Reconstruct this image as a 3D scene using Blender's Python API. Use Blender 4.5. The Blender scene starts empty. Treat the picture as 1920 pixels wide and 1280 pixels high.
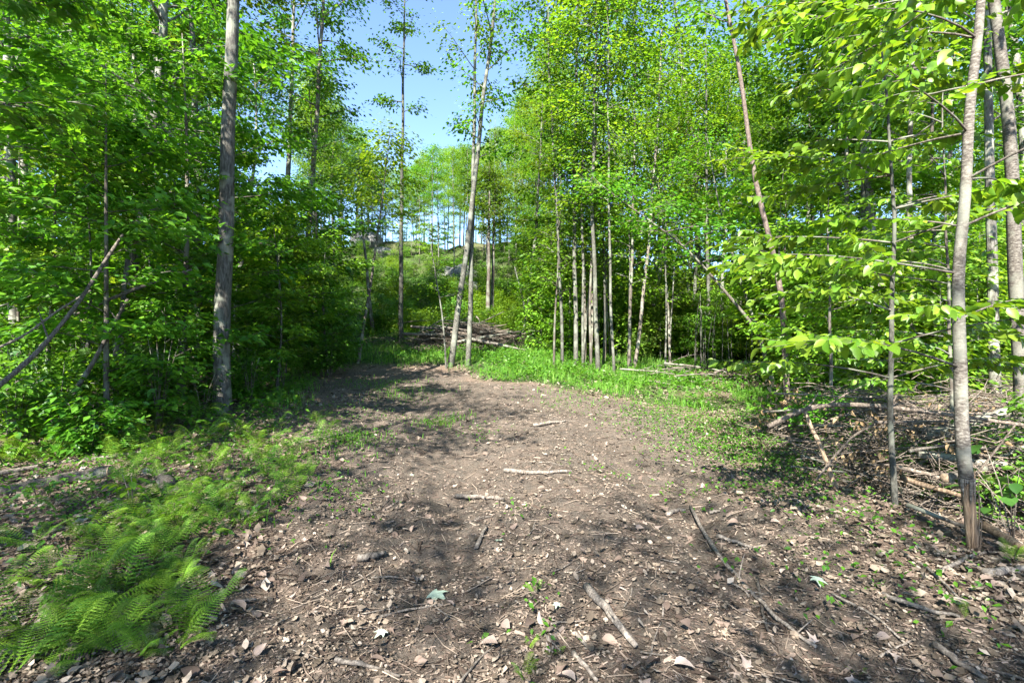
import bpy, math, random
import numpy as np
from mathutils import Matrix, Vector

# ------------------------------------------------------------------ camera, sky, sun, exposure
S = bpy.context.scene
COL = S.collection
EYE = 1.55
FPX = 907.0            # focal length in pixels of the 1920 px wide photograph
cam = bpy.data.cameras.new('camera')
cam.sensor_width = 36.0
cam.lens = FPX / 1920 * 36
cam.clip_start = 0.05
cam.clip_end = 2000
co = bpy.data.objects.new('camera', cam)
co.location = (0, 0, EYE)
co.rotation_euler = (math.pi / 2, 0, 0)
COL.objects.link(co)
S.camera = co

SUN_AZ, SUN_EL = math.radians(-160), math.radians(43)      # azimuth clockwise from straight ahead
SDIR = np.array([math.sin(SUN_AZ) * math.cos(SUN_EL), math.cos(SUN_AZ) * math.cos(SUN_EL), math.sin(SUN_EL)])
W = bpy.data.worlds.new('World'); S.world = W; W.use_nodes = True
nt = W.node_tree
sky = nt.nodes.new('ShaderNodeTexSky'); sky.sky_type = 'NISHITA'; sky.sun_disc = False
sky.sun_elevation = SUN_EL; sky.sun_rotation = SUN_AZ
sky.air_density = 0.62; sky.dust_density = 0.1; sky.ozone_density = 2.5
nt.links.new(sky.outputs[0], nt.nodes['Background'].inputs[0])
nt.nodes['Background'].inputs[1].default_value = 0.076
sl = bpy.data.lights.new('sun', 'SUN'); sl.energy = 3.5; sl.angle = math.radians(0.5); sl.color = (1, .95, .86)
so = bpy.data.objects.new('sun', sl); COL.objects.link(so)
so.rotation_euler = Vector(SDIR).to_track_quat('Z', 'Y').to_euler()
so.location = (-20, -10, 30)
vs = S.view_settings
vs.view_transform = 'Standard'; vs.look = 'None'; vs.exposure = 3.05; vs.gamma = 1.0; vs.use_curve_mapping = False
S.render.engine = 'CYCLES'
cy = S.cycles
cy.max_bounces = 10; cy.diffuse_bounces = 9; cy.glossy_bounces = 2; cy.transmission_bounces = 8; cy.transparent_max_bounces = 4
cy.sample_clamp_indirect = 6; cy.caustics_reflective = False; cy.caustics_refractive = False
cy.use_denoising = True
try:
    cy.denoiser = 'OPENIMAGEDENOISE'; cy.denoising_input_passes = 'RGB_ALBEDO_NORMAL'; cy.denoising_prefilter = 'ACCURATE'
except Exception:
    pass

rng = np.random.default_rng(7)
U = lambda a, b, n=None: rng.uniform(a, b, n)

# ------------------------------------------------------------------ noise and terrain
_tab = np.random.default_rng(3).random((256, 256))
def vnoise(x, y):
    x = np.asarray(x, float); y = np.asarray(y, float)
    xi = np.floor(x).astype(int); yi = np.floor(y).astype(int)
    fx = x - xi; fy = y - yi
    fx = fx * fx * (3 - 2 * fx); fy = fy * fy * (3 - 2 * fy)
    a = _tab[xi & 255, yi & 255]; b = _tab[(xi + 1) & 255, yi & 255]
    c = _tab[xi & 255, (yi + 1) & 255]; d = _tab[(xi + 1) & 255, (yi + 1) & 255]
    return a + (b - a) * fx + (c - a) * fy + (a - b - c + d) * fx * fy
def fbm(x, y, o=4):
    s = 0; a = .5
    for i in range(o):
        s = s + a * vnoise(x * 2 ** i + 17.3 * i, y * 2 ** i + 5.1 * i); a *= .5
    return s / (1 - .5 ** o)
def sst(a, b, x):
    t = np.clip((np.asarray(x, float) - a) / (b - a), 0, 1)
    return t * t * (3 - 2 * t)

_py = [-60, 0, 6, 10, 14, 18, 22, 26, 32, 38, 42, 50, 80, 400]
_pc = [-.5, 0, .08, .38, .7, 1.25, 2.3, 3.9, 6.3, 8.9, 9.9, 10.0, 8, 0]
_pr = [-.5, 0, .0, .28, .58, .9, 1.25, 1.6, 2.4, 3.6, 4.4, 6, 12, 20]
def path_edges(Y):
    xl = np.interp(Y, [0, 2.2, 3.5, 5.4, 8.7, 10, 13.5, 15], [-1.7, -1.75, -1.9, -2.2, -3.3, -3.7, -4.8, -5.2])
    xr = np.interp(Y, [0, 2.2, 3.5, 5.4, 8.7, 10, 13.5, 15], [2.9, 2.8, 2.7, 2.9, 3.2, 2.0, -1.8, -3.2])
    return xl, xr
def rut(X, Y):
    xl, xr = path_edges(Y); u = (X - xl) / np.maximum(xr - xl, .5)
    return (np.exp(-((u - .30) / .085) ** 2) + np.exp(-((u - .74) / .085) ** 2)) * (1 - sst(9, 12, Y))
def path_mask(X, Y):
    X = np.asarray(X, float); Y = np.asarray(Y, float)
    xl, xr = path_edges(Y)
    n = (fbm(X * .9 + 40, Y * .9, 4) - .5) * 2.2
    d = np.minimum(X - xl, xr - X) + n
    return sst(-.35, .45, d) * (1 - sst(13.4, 14.6, Y + n))
def height(X, Y):
    X = np.asarray(X, float); Y = np.asarray(Y, float)
    ang = X / np.maximum(Y, 3)
    w = sst(.06, .42, ang)
    h = np.interp(Y, _py, _pc) * (1 - w) + np.interp(Y, _py, _pr) * w
    h = h - .28 * sst(3.5, 5.2, X) * (1 - sst(6.5, 10, Y)) * sst(-1, 2.5, Y)
    h = h + .12 * sst(2.3, 4.0, -X) * (1 - sst(8, 12, Y))
    far = sst(16, 30, Y)
    h = h + (fbm(X * .35, Y * .35 + 9, 4) - .5) * (.22 + 1.6 * far)
    pm = path_mask(X, Y)
    h = h - .085 * rut(X, Y) * pm          # wheel ruts along the track
    h = h + (fbm(X * 2.3 + 3, Y * 2.3, 3) - .5) * .09 + (fbm(X * 8 + 3, Y * 8, 3) - .5) * .075 * (1 - sst(9, 16, np.hypot(X, Y)))
    return h
def hz(x, y): return float(height(x, y))

def ground_at(px, py, y0=1.5, y1=70):
    """world point where the view ray through a photo pixel meets the terrain"""
    Y = np.geomspace(y0, y1, 900)
    X = (px - 960) / FPX * Y; Z = EYE + (640 - py) / FPX * Y
    d = Z - height(X, Y)
    i = np.argmax(d < 0) if (d < 0).any() else len(Y) - 1
    return np.array([X[i], Y[i], height(X[i], Y[i])])
def at(px, py, Y):
    return np.array([(px - 960) / FPX * Y, Y, EYE + (640 - py) / FPX * Y])
def proj(P):
    P = np.asarray(P, float); y = np.maximum(P[..., 1], .05)
    return 960 + P[..., 0] / y * FPX, 640 - (P[..., 2] - EYE) / y * FPX

# ------------------------------------------------------------------ mesh helpers
def np_mesh(name, V, tris=None, quads=None, mats=(), smooth=True):
    me = bpy.data.meshes.new(name)
    V = np.asarray(V, np.float32).reshape(-1, 3)
    T = np.zeros((0, 3), np.int32) if tris is None else np.asarray(tris, np.int32).reshape(-1, 3)
    Q = np.zeros((0, 4), np.int32) if quads is None else np.asarray(quads, np.int32).reshape(-1, 4)
    me.vertices.add(len(V)); me.vertices.foreach_set('co', V.ravel())
    nl = T.size + Q.size
    me.loops.add(nl); me.loops.foreach_set('vertex_index', np.concatenate([T.ravel(), Q.ravel()]))
    npol = len(T) + len(Q)
    me.polygons.add(npol)
    st = np.concatenate([np.arange(len(T)) * 3, T.size + np.arange(len(Q)) * 4]).astype(np.int32)
    me.polygons.foreach_set('loop_start', st)
    me.polygons.foreach_set('use_smooth', np.full(npol, smooth))
    me.update(calc_edges=True)
    for m in mats: me.materials.append(m)
    return me

class MB:
    def __init__(s): s.v = []; s.q = []; s.t = []; s.n = 0
    def add(s, V, quads=None, tris=None):
        V = np.asarray(V, float).reshape(-1, 3)
        if quads is not None and len(quads): s.q.append(np.asarray(quads, int) + s.n)
        if tris is not None and len(tris): s.t.append(np.asarray(tris, int) + s.n)
        s.v.append(V); s.n += len(V)
    def tube(s, pts, rad, sides=6, cap=True):
        P = np.asarray(pts, float); R = np.asarray(rad, float) * np.ones(len(P))
        n = len(P)
        T = np.gradient(P, axis=0); T /= np.linalg.norm(T, axis=1)[:, None] + 1e-9
        ref = np.array([0, 0, 1.]) if abs(T[:, 2]).mean() < .8 else np.array([1., 0, 0])
        A = np.cross(T, ref); A /= np.linalg.norm(A, axis=1)[:, None] + 1e-9
        B = np.cross(T, A)
        th = np.arange(sides) / sides * 2 * np.pi
        V = P[:, None] + R[:, None, None] * (np.cos(th)[None, :, None] * A[:, None] + np.sin(th)[None, :, None] * B[:, None])
        i = np.arange(n - 1)[:, None] * sides; j = np.arange(sides)[None]; k = (j + 1) % sides
        Q = np.stack([i + j, i + k, i + sides + k, i + sides + j], -1).reshape(-1, 4)
        V = V.reshape(-1, 3); tr = []
        if cap:
            V = np.vstack([V, P[0], P[-1]]); a = n * sides
            jj = np.arange(sides); kk = (jj + 1) % sides
            tr = np.vstack([np.stack([np.full(sides, a), kk, jj], -1), np.stack([np.full(sides, a + 1), (n - 1) * sides + jj, (n - 1) * sides + kk], -1)])
        s.add(V, Q, tr)
    def mesh(s, name, mat, smooth=True):
        return np_mesh(name, np.vstack(s.v) if s.v else np.zeros((0, 3)), np.vstack(s.t) if s.t else None, np.vstack(s.q) if s.q else None, [mat], smooth)

def add_obj(name, me, parent=None, loc=None, kind=None):
    o = bpy.data.objects.new(name, me); COL.objects.link(o)
    if parent is not None: o.parent = parent
    if loc is not None: o.location = loc
    if kind: o['kind'] = kind
    return o
def tag(o, label, cat, group=None):
    o['label'] = label; o['category'] = cat
    if group: o['group'] = group
    return o
def thing(name, label, cat, loc, group=None, rz=0, sc=1.0):
    o = bpy.data.objects.new(name, None); COL.objects.link(o)
    o.empty_display_size = .2
    o.location = [float(v) for v in loc]; o.rotation_euler = (0, 0, rz); o.scale = (sc, sc, sc)
    return tag(o, label, cat, group)

# ------------------------------------------------------------------ materials
def new_mat(name):
    m = bpy.data.materials.new(name); m.use_nodes = True
    t = m.node_tree; p = t.nodes['Principled BSDF']
    return m, t, p, t.nodes['Material Output']
def ramp(t, stops):
    r = t.nodes.new('ShaderNodeValToRGB'); e = r.color_ramp.elements
    e[0].position, e[0].color = stops[0][0], (*stops[0][1], 1)
    e[1].position, e[1].color = stops[-1][0], (*stops[-1][1], 1)
    for p, c in stops[1:-1]:
        x = e.new(p); x.color = (*c, 1)
    return r
def island_rand(t):
    g = t.nodes.new('ShaderNodeNewGeometry'); oi = t.nodes.new('ShaderNodeObjectInfo')
    a = t.nodes.new('ShaderNodeMath'); a.operation = 'ADD'
    f = t.nodes.new('ShaderNodeMath'); f.operation = 'FRACT'
    t.links.new(g.outputs['Random Per Island'], a.inputs[0]); t.links.new(oi.outputs['Random'], a.inputs[1])
    t.links.new(a.outputs[0], f.inputs[0])
    return f.outputs[0], oi.outputs['Random']
def leaf_mat(name, stops, trans=.52, rough=.42, tgain=(1.5, 1.35, .6), spec=.45, objvar=.35):
    m, t, p, out = new_mat(name)
    r, orand = island_rand(t)
    cr = ramp(t, stops); t.links.new(r, cr.inputs[0])
    hsv = t.nodes.new('ShaderNodeHueSaturation')
    mr = t.nodes.new('ShaderNodeMapRange'); mr.inputs[3].default_value = 1 - objvar; mr.inputs[4].default_value = 1 + objvar
    t.links.new(orand, mr.inputs[0]); t.links.new(mr.outputs[0], hsv.inputs['Value'])
    mh = t.nodes.new('ShaderNodeMapRange'); mh.inputs[3].default_value = .488; mh.inputs[4].default_value = .512
    ml = t.nodes.new('ShaderNodeMath'); ml.operation = 'MULTIPLY'; ml.inputs[1].default_value = 7.31
    fr = t.nodes.new('ShaderNodeMath'); fr.operation = 'FRACT'
    t.links.new(orand, ml.inputs[0]); t.links.new(ml.outputs[0], fr.inputs[0]); t.links.new(fr.outputs[0], mh.inputs[0]); t.links.new(mh.outputs[0], hsv.inputs['Hue'])
    t.links.new(cr.outputs[0], hsv.inputs['Color'])
    t.links.new(hsv.outputs[0], p.inputs['Base Color'])
    p.inputs['Roughness'].default_value = rough
    p.inputs['Specular IOR Level'].default_value = spec
    tr = t.nodes.new('ShaderNodeBsdfTranslucent')
    mx = t.nodes.new('ShaderNodeMix'); mx.data_type = 'RGBA'; mx.blend_type = 'MULTIPLY'; mx.inputs[0].default_value = 1
    mx.inputs[7].default_value = (*tgain, 1)
    t.links.new(hsv.outputs[0], mx.inputs[6]); t.links.new(mx.outputs[2], tr.inputs[0])
    ms = t.nodes.new('ShaderNodeMixShader'); ms.inputs[0].default_value = trans
    t.links.new(p.outputs[0], ms.inputs[1]); t.links.new(tr.outputs[0], ms.inputs[2]); t.links.new(ms.outputs[0], out.inputs[0])
    return m
def bark_mat(name, c1, c2, c3, scale=6, lichen=None, stretch=.18, bump=.9):
    m, t, p, out = new_mat(name)
    tc = t.nodes.new('ShaderNodeTexCoord'); mp = t.nodes.new('ShaderNodeMapping')
    mp.inputs['Scale'].default_value = (1, 1, stretch)
    t.links.new(tc.outputs['Object'], mp.inputs[0])
    n1 = t.nodes.new('ShaderNodeTexNoise'); n1.inputs['Scale'].default_value = scale * 6; n1.inputs['Detail'].default_value = 6; n1.inputs['Roughness'].default_value = .7
    t.links.new(mp.outputs[0], n1.inputs[0])
    cr = ramp(t, [(.33, c1), (.5, c2), (.66, c3)]); t.links.new(n1.outputs[0], cr.inputs[0])
    col = cr.outputs[0]
    n2 = t.nodes.new('ShaderNodeTexNoise'); n2.inputs['Scale'].default_value = 3.2; n2.inputs['Detail'].default_value = 5
    t.links.new(tc.outputs['Object'], n2.inputs[0])
    if lichen:
        r2 = ramp(t, [(.5, (0, 0, 0)), (.58, (1, 1, 1))]); t.links.new(n2.outputs[0], r2.inputs[0])
        mx = t.nodes.new('ShaderNodeMix'); mx.data_type = 'RGBA'; mx.inputs[7].default_value = (*lichen, 1)
        sc = t.nodes.new('ShaderNodeMath'); sc.operation = 'MULTIPLY'; sc.inputs[1].default_value = .7
        t.links.new(r2.outputs[0], sc.inputs[0]); t.links.new(sc.outputs[0], mx.inputs[0])
        t.links.new(col, mx.inputs[6]); col = mx.outputs[2]
    oi = t.nodes.new('ShaderNodeObjectInfo'); mr = t.nodes.new('ShaderNodeMapRange'); mr.inputs[3].default_value = .65; mr.inputs[4].default_value = 1.3
    t.links.new(oi.outputs['Random'], mr.inputs[0])
    hs = t.nodes.new('ShaderNodeHueSaturation'); t.links.new(mr.outputs[0], hs.inputs['Value']); t.links.new(col, hs.inputs['Color'])
    t.links.new(hs.outputs[0], p.inputs['Base Color'])
    p.inputs['Roughness'].default_value = .9; p.inputs['Specular IOR Level'].default_value = .15
    b = t.nodes.new('ShaderNodeBump'); b.inputs['Strength'].default_value = bump; b.inputs['Distance'].default_value = .015
    t.links.new(n1.outputs[0], b.inputs['Height']); t.links.new(b.outputs[0], p.inputs['Normal'])
    return m

LEAF = {
    'mid': leaf_mat('leaf_mid', [(0, (.042, .13, .010)), (.5, (.075, .195, .014)), (1, (.125, .27, .022))]),
    'bright': leaf_mat('leaf_bright', [(0, (.07, .155, .012)), (.5, (.12, .235, .016)), (1, (.19, .30, .025))], trans=.5),
    'dark': leaf_mat('leaf_dark', [(0, (.035, .105, .020)), (.6, (.06, .155, .028)), (1, (.09, .20, .04))]),
    'fern': leaf_mat('leaf_fern', [(0, (.09, .19, .018)), (.6, (.14, .27, .025)), (1, (.21, .34, .04))], trans=.45, rough=.55, spec=.25),
    'grass': leaf_mat('leaf_grass', [(0, (.05, .14, .016)), (.6, (.10, .22, .025)), (1, (.18, .28, .05))], trans=.4, rough=.55, spec=.25),
    'dead': leaf_mat('leaf_dead', [(0, (.11, .07, .038)), (.5, (.19, .122, .07)), (1, (.30, .21, .13))], trans=.25, tgain=(1.2, 1.0, .7), rough=.7, spec=.15),
}
LITTER = leaf_mat('leaf_litter', [(0, (.05, .038, .028)), (.3, (.115, .087, .066)), (.6, (.18, .139, .108)), (.92, (.25, .2, .16)), (1, (.33, .275, .23))], trans=.1, tgain=(1, 1, 1), rough=.75, spec=.12, objvar=.05)
CHIP = leaf_mat('wood_chip', [(0, (.03, .022, .017)), (.4, (.08, .058, .045)), (.75, (.15, .115, .09)), (1, (.28, .22, .175))], trans=0, rough=.85, spec=.1, objvar=.05)
PALE = leaf_mat('pale_leaf', [(0, (.26, .33, .25)), (1, (.34, .42, .33))], trans=.15, tgain=(1, 1, 1), rough=.7, spec=.2)
BARK = {
    'grey': bark_mat('bark_grey', (.032, .029, .024), (.092, .087, .075), (.19, .182, .158), 6, (.25, .26, .205)),
    'pole': bark_mat('bark_pole', (.03, .029, .024), (.075, .073, .061), (.145, .142, .12), 8, (.165, .175, .14), stretch=.4, bump=.3),
    'dark': bark_mat('bark_dark', (.045, .038, .03), (.10, .085, .07), (.17, .15, .125), 7, (.22, .23, .18)),
    'brown': bark_mat('bark_brown', (.06, .044, .036), (.13, .10, .083), (.22, .18, .155), 8, stretch=.5, bump=.35),
    'birch': bark_mat('bark_birch', (.035, .029, .025), (.105, .092, .078), (.24, .22, .19), 5, (.19, .19, .155), stretch=2.5, bump=.3),
    'stick': bark_mat('dead_stick', (.045, .038, .032), (.115, .098, .082), (.235, .205, .172), 9, stretch=.6, bump=.4),
    'slash': bark_mat('slash_wood', (.05, .04, .032), (.125, .1, .08), (.26, .215, .175), 9, stretch=.6, bump=.4),
    'cut': bark_mat('cut_wood', (.11, .08, .055), (.2, .148, .1), (.29, .22, .15), 5, stretch=1, bump=.15),
    'splinter': bark_mat('splintered_wood', (.07, .045, .03), (.17, .12, .08), (.30, .225, .155), 9, stretch=.1, bump=.5),
}

def ground_material():
    m, t, p, out = new_mat('forest_floor')
    tc = t.nodes.new('ShaderNodeTexCoord')
    def noise(sc, det=6, rough=.65):
        n = t.nodes.new('ShaderNodeTexNoise'); n.inputs['Scale'].default_value = sc; n.inputs['Detail'].default_value = det; n.inputs['Roughness'].default_value = rough
        t.links.new(tc.outputs['Object'], n.inputs[0]); return n.outputs[0]
    def mix(a, b, f):
        x = t.nodes.new('ShaderNodeMix'); x.data_type = 'RGBA'
        t.links.new(a, x.inputs[6]); t.links.new(b, x.inputs[7]); t.links.new(f, x.inputs[0]); return x.outputs[2]
    fine = noise(55, 8, .75); med = noise(6, 6); big = noise(1.3, 5)
    soil = ramp(t, [(.25, (.03, .025, .02)), (.5, (.082, .069, .056)), (.75, (.165, .142, .118))]); t.links.new(fine, soil.inputs[0])
    lit = ramp(t, [(.25, (.055, .040, .031)), (.5, (.145, .107, .083)), (.75, (.28, .22, .175))]); t.links.new(fine, lit.inputs[0])
    grn = ramp(t, [(.3, (.015, .03, .008)), (.6, (.04, .075, .018)), (.8, (.09, .10, .04))]); t.links.new(fine, grn.inputs[0])
    red = ramp(t, [(.25, (.055, .036, .026)), (.5, (.14, .099, .073)), (.75, (.25, .19, .148))]); t.links.new(fine, red.inputs[0])
    at1 = t.nodes.new('ShaderNodeAttribute'); at1.attribute_name = 'path'
    at2 = t.nodes.new('ShaderNodeAttribute'); at2.attribute_name = 'green'
    mr = ramp(t, [(.42, (0, 0, 0)), (.6, (1, 1, 1))]); t.links.new(big, mr.inputs[0])
    base = mix(lit.outputs[0], red.outputs[0], mr.outputs[0])
    c = mix(base, grn.outputs[0], at2.outputs['Fac'])
    mp = t.nodes.new('ShaderNodeMath'); mp.operation = 'MULTIPLY'
    mm = t.nodes.new('ShaderNodeMapRange'); mm.inputs[1].default_value = .35; mm.inputs[2].default_value = .6; mm.inputs[3].default_value = .55
    t.links.new(med, mm.inputs[0]); t.links.new(mm.outputs[0], mp.inputs[0]); t.links.new(at1.outputs['Fac'], mp.inputs[1])
    c = mix(c, soil.outputs[0], mp.outputs[0])
    t.links.new(c, p.inputs['Base Color'])
    p.inputs['Roughness'].default_value = .95; p.inputs['Specular IOR Level'].default_value = .1
    b = t.nodes.new('ShaderNodeBump'); b.inputs['Strength'].default_value = .9; b.inputs['Distance'].default_value = .03
    t.links.new(fine, b.inputs['Height']); t.links.new(b.outputs[0], p.inputs['Normal'])
    return m

# ------------------------------------------------------------------ ground: one sheet out to the horizon
def green_mask(X, Y):
    xl, xr = path_edges(Y)
    g = sst(-.2, .8, X - xr + (fbm(X * .8, Y * .8 + 30) - .5) * 2) * sst(8.0, 9.5, Y)
    g = np.maximum(g, sst(14, 15.5, Y))
    g = np.maximum(g, .6 * sst(.2, 1.2, xl - X) * sst(6, 9, Y))
    return g * (1 - .2 * sst(30, 40, Y)) * np.maximum(sst(.3, .5, fbm(X * .5 + 9, Y * .5, 4)), .8 * sst(14, 15.5, Y))
def build_ground():
    xs = np.unique(np.concatenate([np.linspace(-7, 7, 221), np.linspace(-16, 16, 130), np.linspace(-60, 60, 121), [-400, -250, -150, -100, -75, 75, 100, 150, 250, 400]]).round(3))
    ys = np.unique(np.concatenate([np.linspace(1.5, 10, 150), np.linspace(10, 20, 90), np.linspace(20, 60, 90), [-300, -150, -80, -50, -30, -20, -14, -10, -7, -5, -3, -2, -1, 0, .5, 1, 65, 70, 80, 100, 130, 180, 250, 400]]).round(3))
    X, Y = np.meshgrid(xs, ys)
    Z = height(X, Y)
    V = np.stack([X, Y, Z], -1).reshape(-1, 3)
    nx, ny = len(xs), len(ys)
    i = np.arange(ny - 1)[:, None] * nx + np.arange(nx - 1)[None]
    Q = np.stack([i, i + 1, i + nx + 1, i + nx], -1).reshape(-1, 4)
    me = np_mesh('ground', V, None, Q, [ground_material()])
    for nm, val in (('path', path_mask(X, Y)), ('green', green_mask(X, Y))):
        a = me.attributes.new(nm, 'FLOAT', 'POINT'); a.data.foreach_set('value', np.asarray(val, np.float32).ravel())
    o = add_obj('ground', me, kind='structure')
    o['label'] = 'forest floor with a bare dirt track rising to a hill'
build_ground()

# ------------------------------------------------------------------ leaf templates
def tmpl_simple():
    V = np.array([[0, 0, 0], [.42, .31, .05], [1, 0, -.10], [.42, -.31, .05]], float)
    return V, np.array([[0, 2, 1], [0, 3, 2]])
def tmpl_ovate(w=.30, n=5, droop=.16, fold=.10):
    x = np.linspace(0, 1, n + 1)
    prof = np.sin(np.pi * x ** .8) ** .85 * w; prof[0] = .0; prof[-1] = 0
    mid = np.stack([x, 0 * x, -droop * x ** 2], -1)
    V = [mid]; L = mid[1:-1].copy(); L[:, 1] = prof[1:-1]; L[:, 2] += fold * prof[1:-1] / w
    R = L.copy(); R[:, 1] *= -1
    V = np.vstack([mid, L, R]); T = []
    m = n + 1; k = n - 1
    for s, o in ((0, m), (1, m + k)):
        def f(a, b, c): T.append((a, b, c) if s == 0 else (a, c, b))
        f(0, 1, o)
        for i in range(k - 1):
            f(i + 1, i + 2, o + i + 1); f(i + 1, o + i + 1, o + i)
        f(n - 1, n, o + k - 1)
    return V, np.array(T)
def tmpl_maple(lobes=((0, 1.0), (48, .86), (-48, .86), (105, .52), (-105, .52)), broad=.52):
    pts = []
    ls = sorted(lobes)
    angs = [a for a, _ in ls]
    for i, (a, l) in enumerate(ls):
        if i == 0: pts.append((a - 42, .16))
        pts.append((a - 9, l * .72)); pts.append((a, l)); pts.append((a + 9, l * .72))
        if i < len(ls) - 1: pts.append(((a + ls[i + 1][0]) / 2, broad * min(l, ls[i + 1][1]) + .06))
        else: pts.append((a + 42, .16))
    V = [[0.0, 0, 0]]
    for a, r in pts:
        a = math.radians(a); V.append([.30 + .70 * r * math.cos(a), .70 * r * math.sin(a), -.16 * r * r + .06 * abs(math.sin(2 * a))])
    V[0] = [.28, 0, .0]
    V = np.array(V); n = len(V) - 1
    T = [(0, i, i + 1) for i in range(1, n)] + [(0, n, 1)]
    V[:, 0] -= .1
    return V, np.array(T)
T_SIMPLE, T_OVATE, T_MAPLE = tmpl_simple(), tmpl_ovate(), tmpl_maple()
T_LITTER = (np.array([[0, 0, .03], [.35, .33, .12], [.75, .22, .02], [1, -.04, .16], [.6, -.30, .07], [.2, -.2, .02]], float), np.array([[0, 4, 1], [1, 4, 2], [2, 4, 3], [0, 5, 4]]))

def frames(ax, up):
    ax = ax / (np.linalg.norm(ax, axis=1)[:, None] + 1e-9)
    y = np.cross(up, ax); y /= np.linalg.norm(y, axis=1)[:, None] + 1e-9
    z = np.cross(ax, y)
    return np.stack([ax, y, z], -1)      # columns
def leaves_np(P, M, size, tmpl):
    V, T = tmpl
    size = np.asarray(size)[:, None, None]
    W_ = np.einsum('nij,kj->nki', M, V) * size + P[:, None]
    k = len(V)
    F = T[None] + (np.arange(len(P)) * k)[:, None, None]
    return W_.reshape(-1, 3), F.reshape(-1, 3)
def leaf_orient(n, out, droop=(.0, .5), tilt=.45):
    """leaf axes pointing roughly along out, drooping; normals mostly up"""
    az = np.arctan2(out[:, 1], out[:, 0]) + rng.normal(0, .8, n)
    d = U(*droop, n)
    ax = np.stack([np.cos(az) * np.cos(d), np.sin(az) * np.cos(d), -np.sin(d)], -1)
    up = np.stack([rng.normal(0, tilt, n), rng.normal(0, tilt, n), np.ones(n)], -1)
    return frames(ax, up)

# ------------------------------------------------------------------ tree generator
def grow(H, cb, R, nb, nleaf, r0, size=.12, trunk=None, env='oval', rise=(20, 55), jit=.22, flat=.5, twigs=5, sides=8, droop=(0, .6)):
    """returns (wood MB, leaf positions, leaf frames, sizes) in the tree's own space"""
    wood = MB()
    if trunk is None:
        n = 10
        z = np.linspace(0, H, n); ph = U(0, 6.28)
        a = U(.0, .03) * H
        wx = a * np.sin(z / H * U(2, 5) + ph) - a * math.sin(ph); wy = a * np.cos(z / H * U(2, 5) + ph) - a * math.cos(ph)
        trunk = np.stack([wx, wy, z], -1)
        rad = r0 * np.clip(1 - .92 * (z / H), .04, 1) ** .85; rad[0] *= 1.35
        trunk[0, 2] = -.25
    else:
        trunk = np.asarray(trunk, float); z = trunk[:, 2]
        rad = r0 * np.clip(1 - .92 * (z / H), .04, 1) ** .85; rad[0] *= 1.3
    wood.tube(trunk, rad, sides)
    tz = trunk[:, 2]
    def tp(zz): return np.array([np.interp(zz, tz, trunk[:, 0]), np.interp(zz, tz, trunk[:, 1]), zz])
    tips = []     # (start, end, weight)
    for i in range(nb):
        t = (i + U(0, 1)) / nb
        z0 = cb + (H * .97 - cb) * t
        if env == 'oval': e = math.sin(math.pi * (.12 + .82 * t)) ** .7
        elif env == 'cone': e = (1 - t) ** .8 + .12
        else: e = .55 + .45 * t if t < .7 else 1.6 * (1 - t) + .38
        L = R * e * U(.65, 1.15)
        az = i * 2.4 + U(-.5, .5); el = math.radians(U(*rise)) * (0.6 + .7 * t)
        d0 = np.array([math.cos(az) * math.cos(el), math.sin(az) * math.cos(el), math.sin(el)])
        p0 = tp(z0); pts = [p0]; d = d0.copy(); ns = 5
        for s in range(ns):
            d = d + np.array([U(-.12, .12), U(-.12, .12), U(-.12, .06)]); d /= np.linalg.norm(d)
            pts.append(pts[-1] + d * L / ns)
        br = max(.006, r0 * .33 * (1 - .75 * t) * (L / R) ** .5)
        wood.tube(pts, np.linspace(br, .004, ns + 1), 4, cap=False)
        pts = np.array(pts)
        for k in range(twigs):
            s = U(.3, 1.0); q = pts[0] + 0; ii = min(int(s * ns), ns - 1); q = pts[ii] + (pts[ii + 1] - pts[ii]) * (s * ns - ii)
            a2 = az + U(-1.3, 1.3); e2 = U(-.15, .5)
            tl = L * U(.2, .42) * (1.1 - .35 * s) + .12
            e_ = q + np.array([math.cos(a2) * math.cos(e2), math.sin(a2) * math.cos(e2), math.sin(e2)]) * tl
            wood.tube([q, (q + e_) / 2 + np.array([0, 0, U(-.03, .05)]), e_], [.006, .004, .002], 3, cap=False)
            tips.append((q, e_, tl))
        tips.append((pts[ns // 2], pts[-1], L * .5))
    A = np.array([a for a, _, _ in tips]); B = np.array([b for _, b, _ in tips]); w = np.array([c for _, _, c in tips]); w = w / w.sum()
    idx = rng.choice(len(A), nleaf, p=w)
    s = U(.1, 1.1, nleaf)[:, None]
    P = A[idx] * (1 - s) + B[idx] * s + rng.normal(0, 1, (nleaf, 3)) * np.array([jit, jit, jit * flat])
    out = P - np.stack([np.interp(P[:, 2], tz, trunk[:, 0]), np.interp(P[:, 2], tz, trunk[:, 1]), P[:, 2]], -1)
    M = leaf_orient(nleaf, out, droop)
    sz = size * U(.65, 1.25, nleaf)
    return wood, P, M, sz

def tree_protos(n, bark, leaf, tmpl=T_SIMPLE, **kw):
    res = []
    for i in range(n):
        k = {a: (U(*b) if isinstance(b, tuple) and a in ('H', 'cb', 'R', 'r0', 'size') else b) for a, b in kw.items()}
        wd, P, M, sz = grow(**k)
        V, F = leaves_np(P, M, sz, tmpl)
        res.append(dict(wood=wd.mesh('tree_trunk', BARK[bark]), crown=np_mesh('tree_crown', V, F, None, [LEAF[leaf]], smooth=False), H=k['H'], R=k['R'], cb=k['cb']))
    return res
def put_tree(proto, x, y, label, name='tree', cat='tree', group=None, sc=1.0, rz=None, zs=None):
    t = thing(name, label, cat, (x, y, hz(x, y) - .05), group, U(0, 6.28) if rz is None else rz, sc)
    if zs: t.scale = (sc, sc, zs)
    add_obj('trunk', proto['wood'], t); add_obj('crown', proto['crown'], t)
    return t

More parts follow.
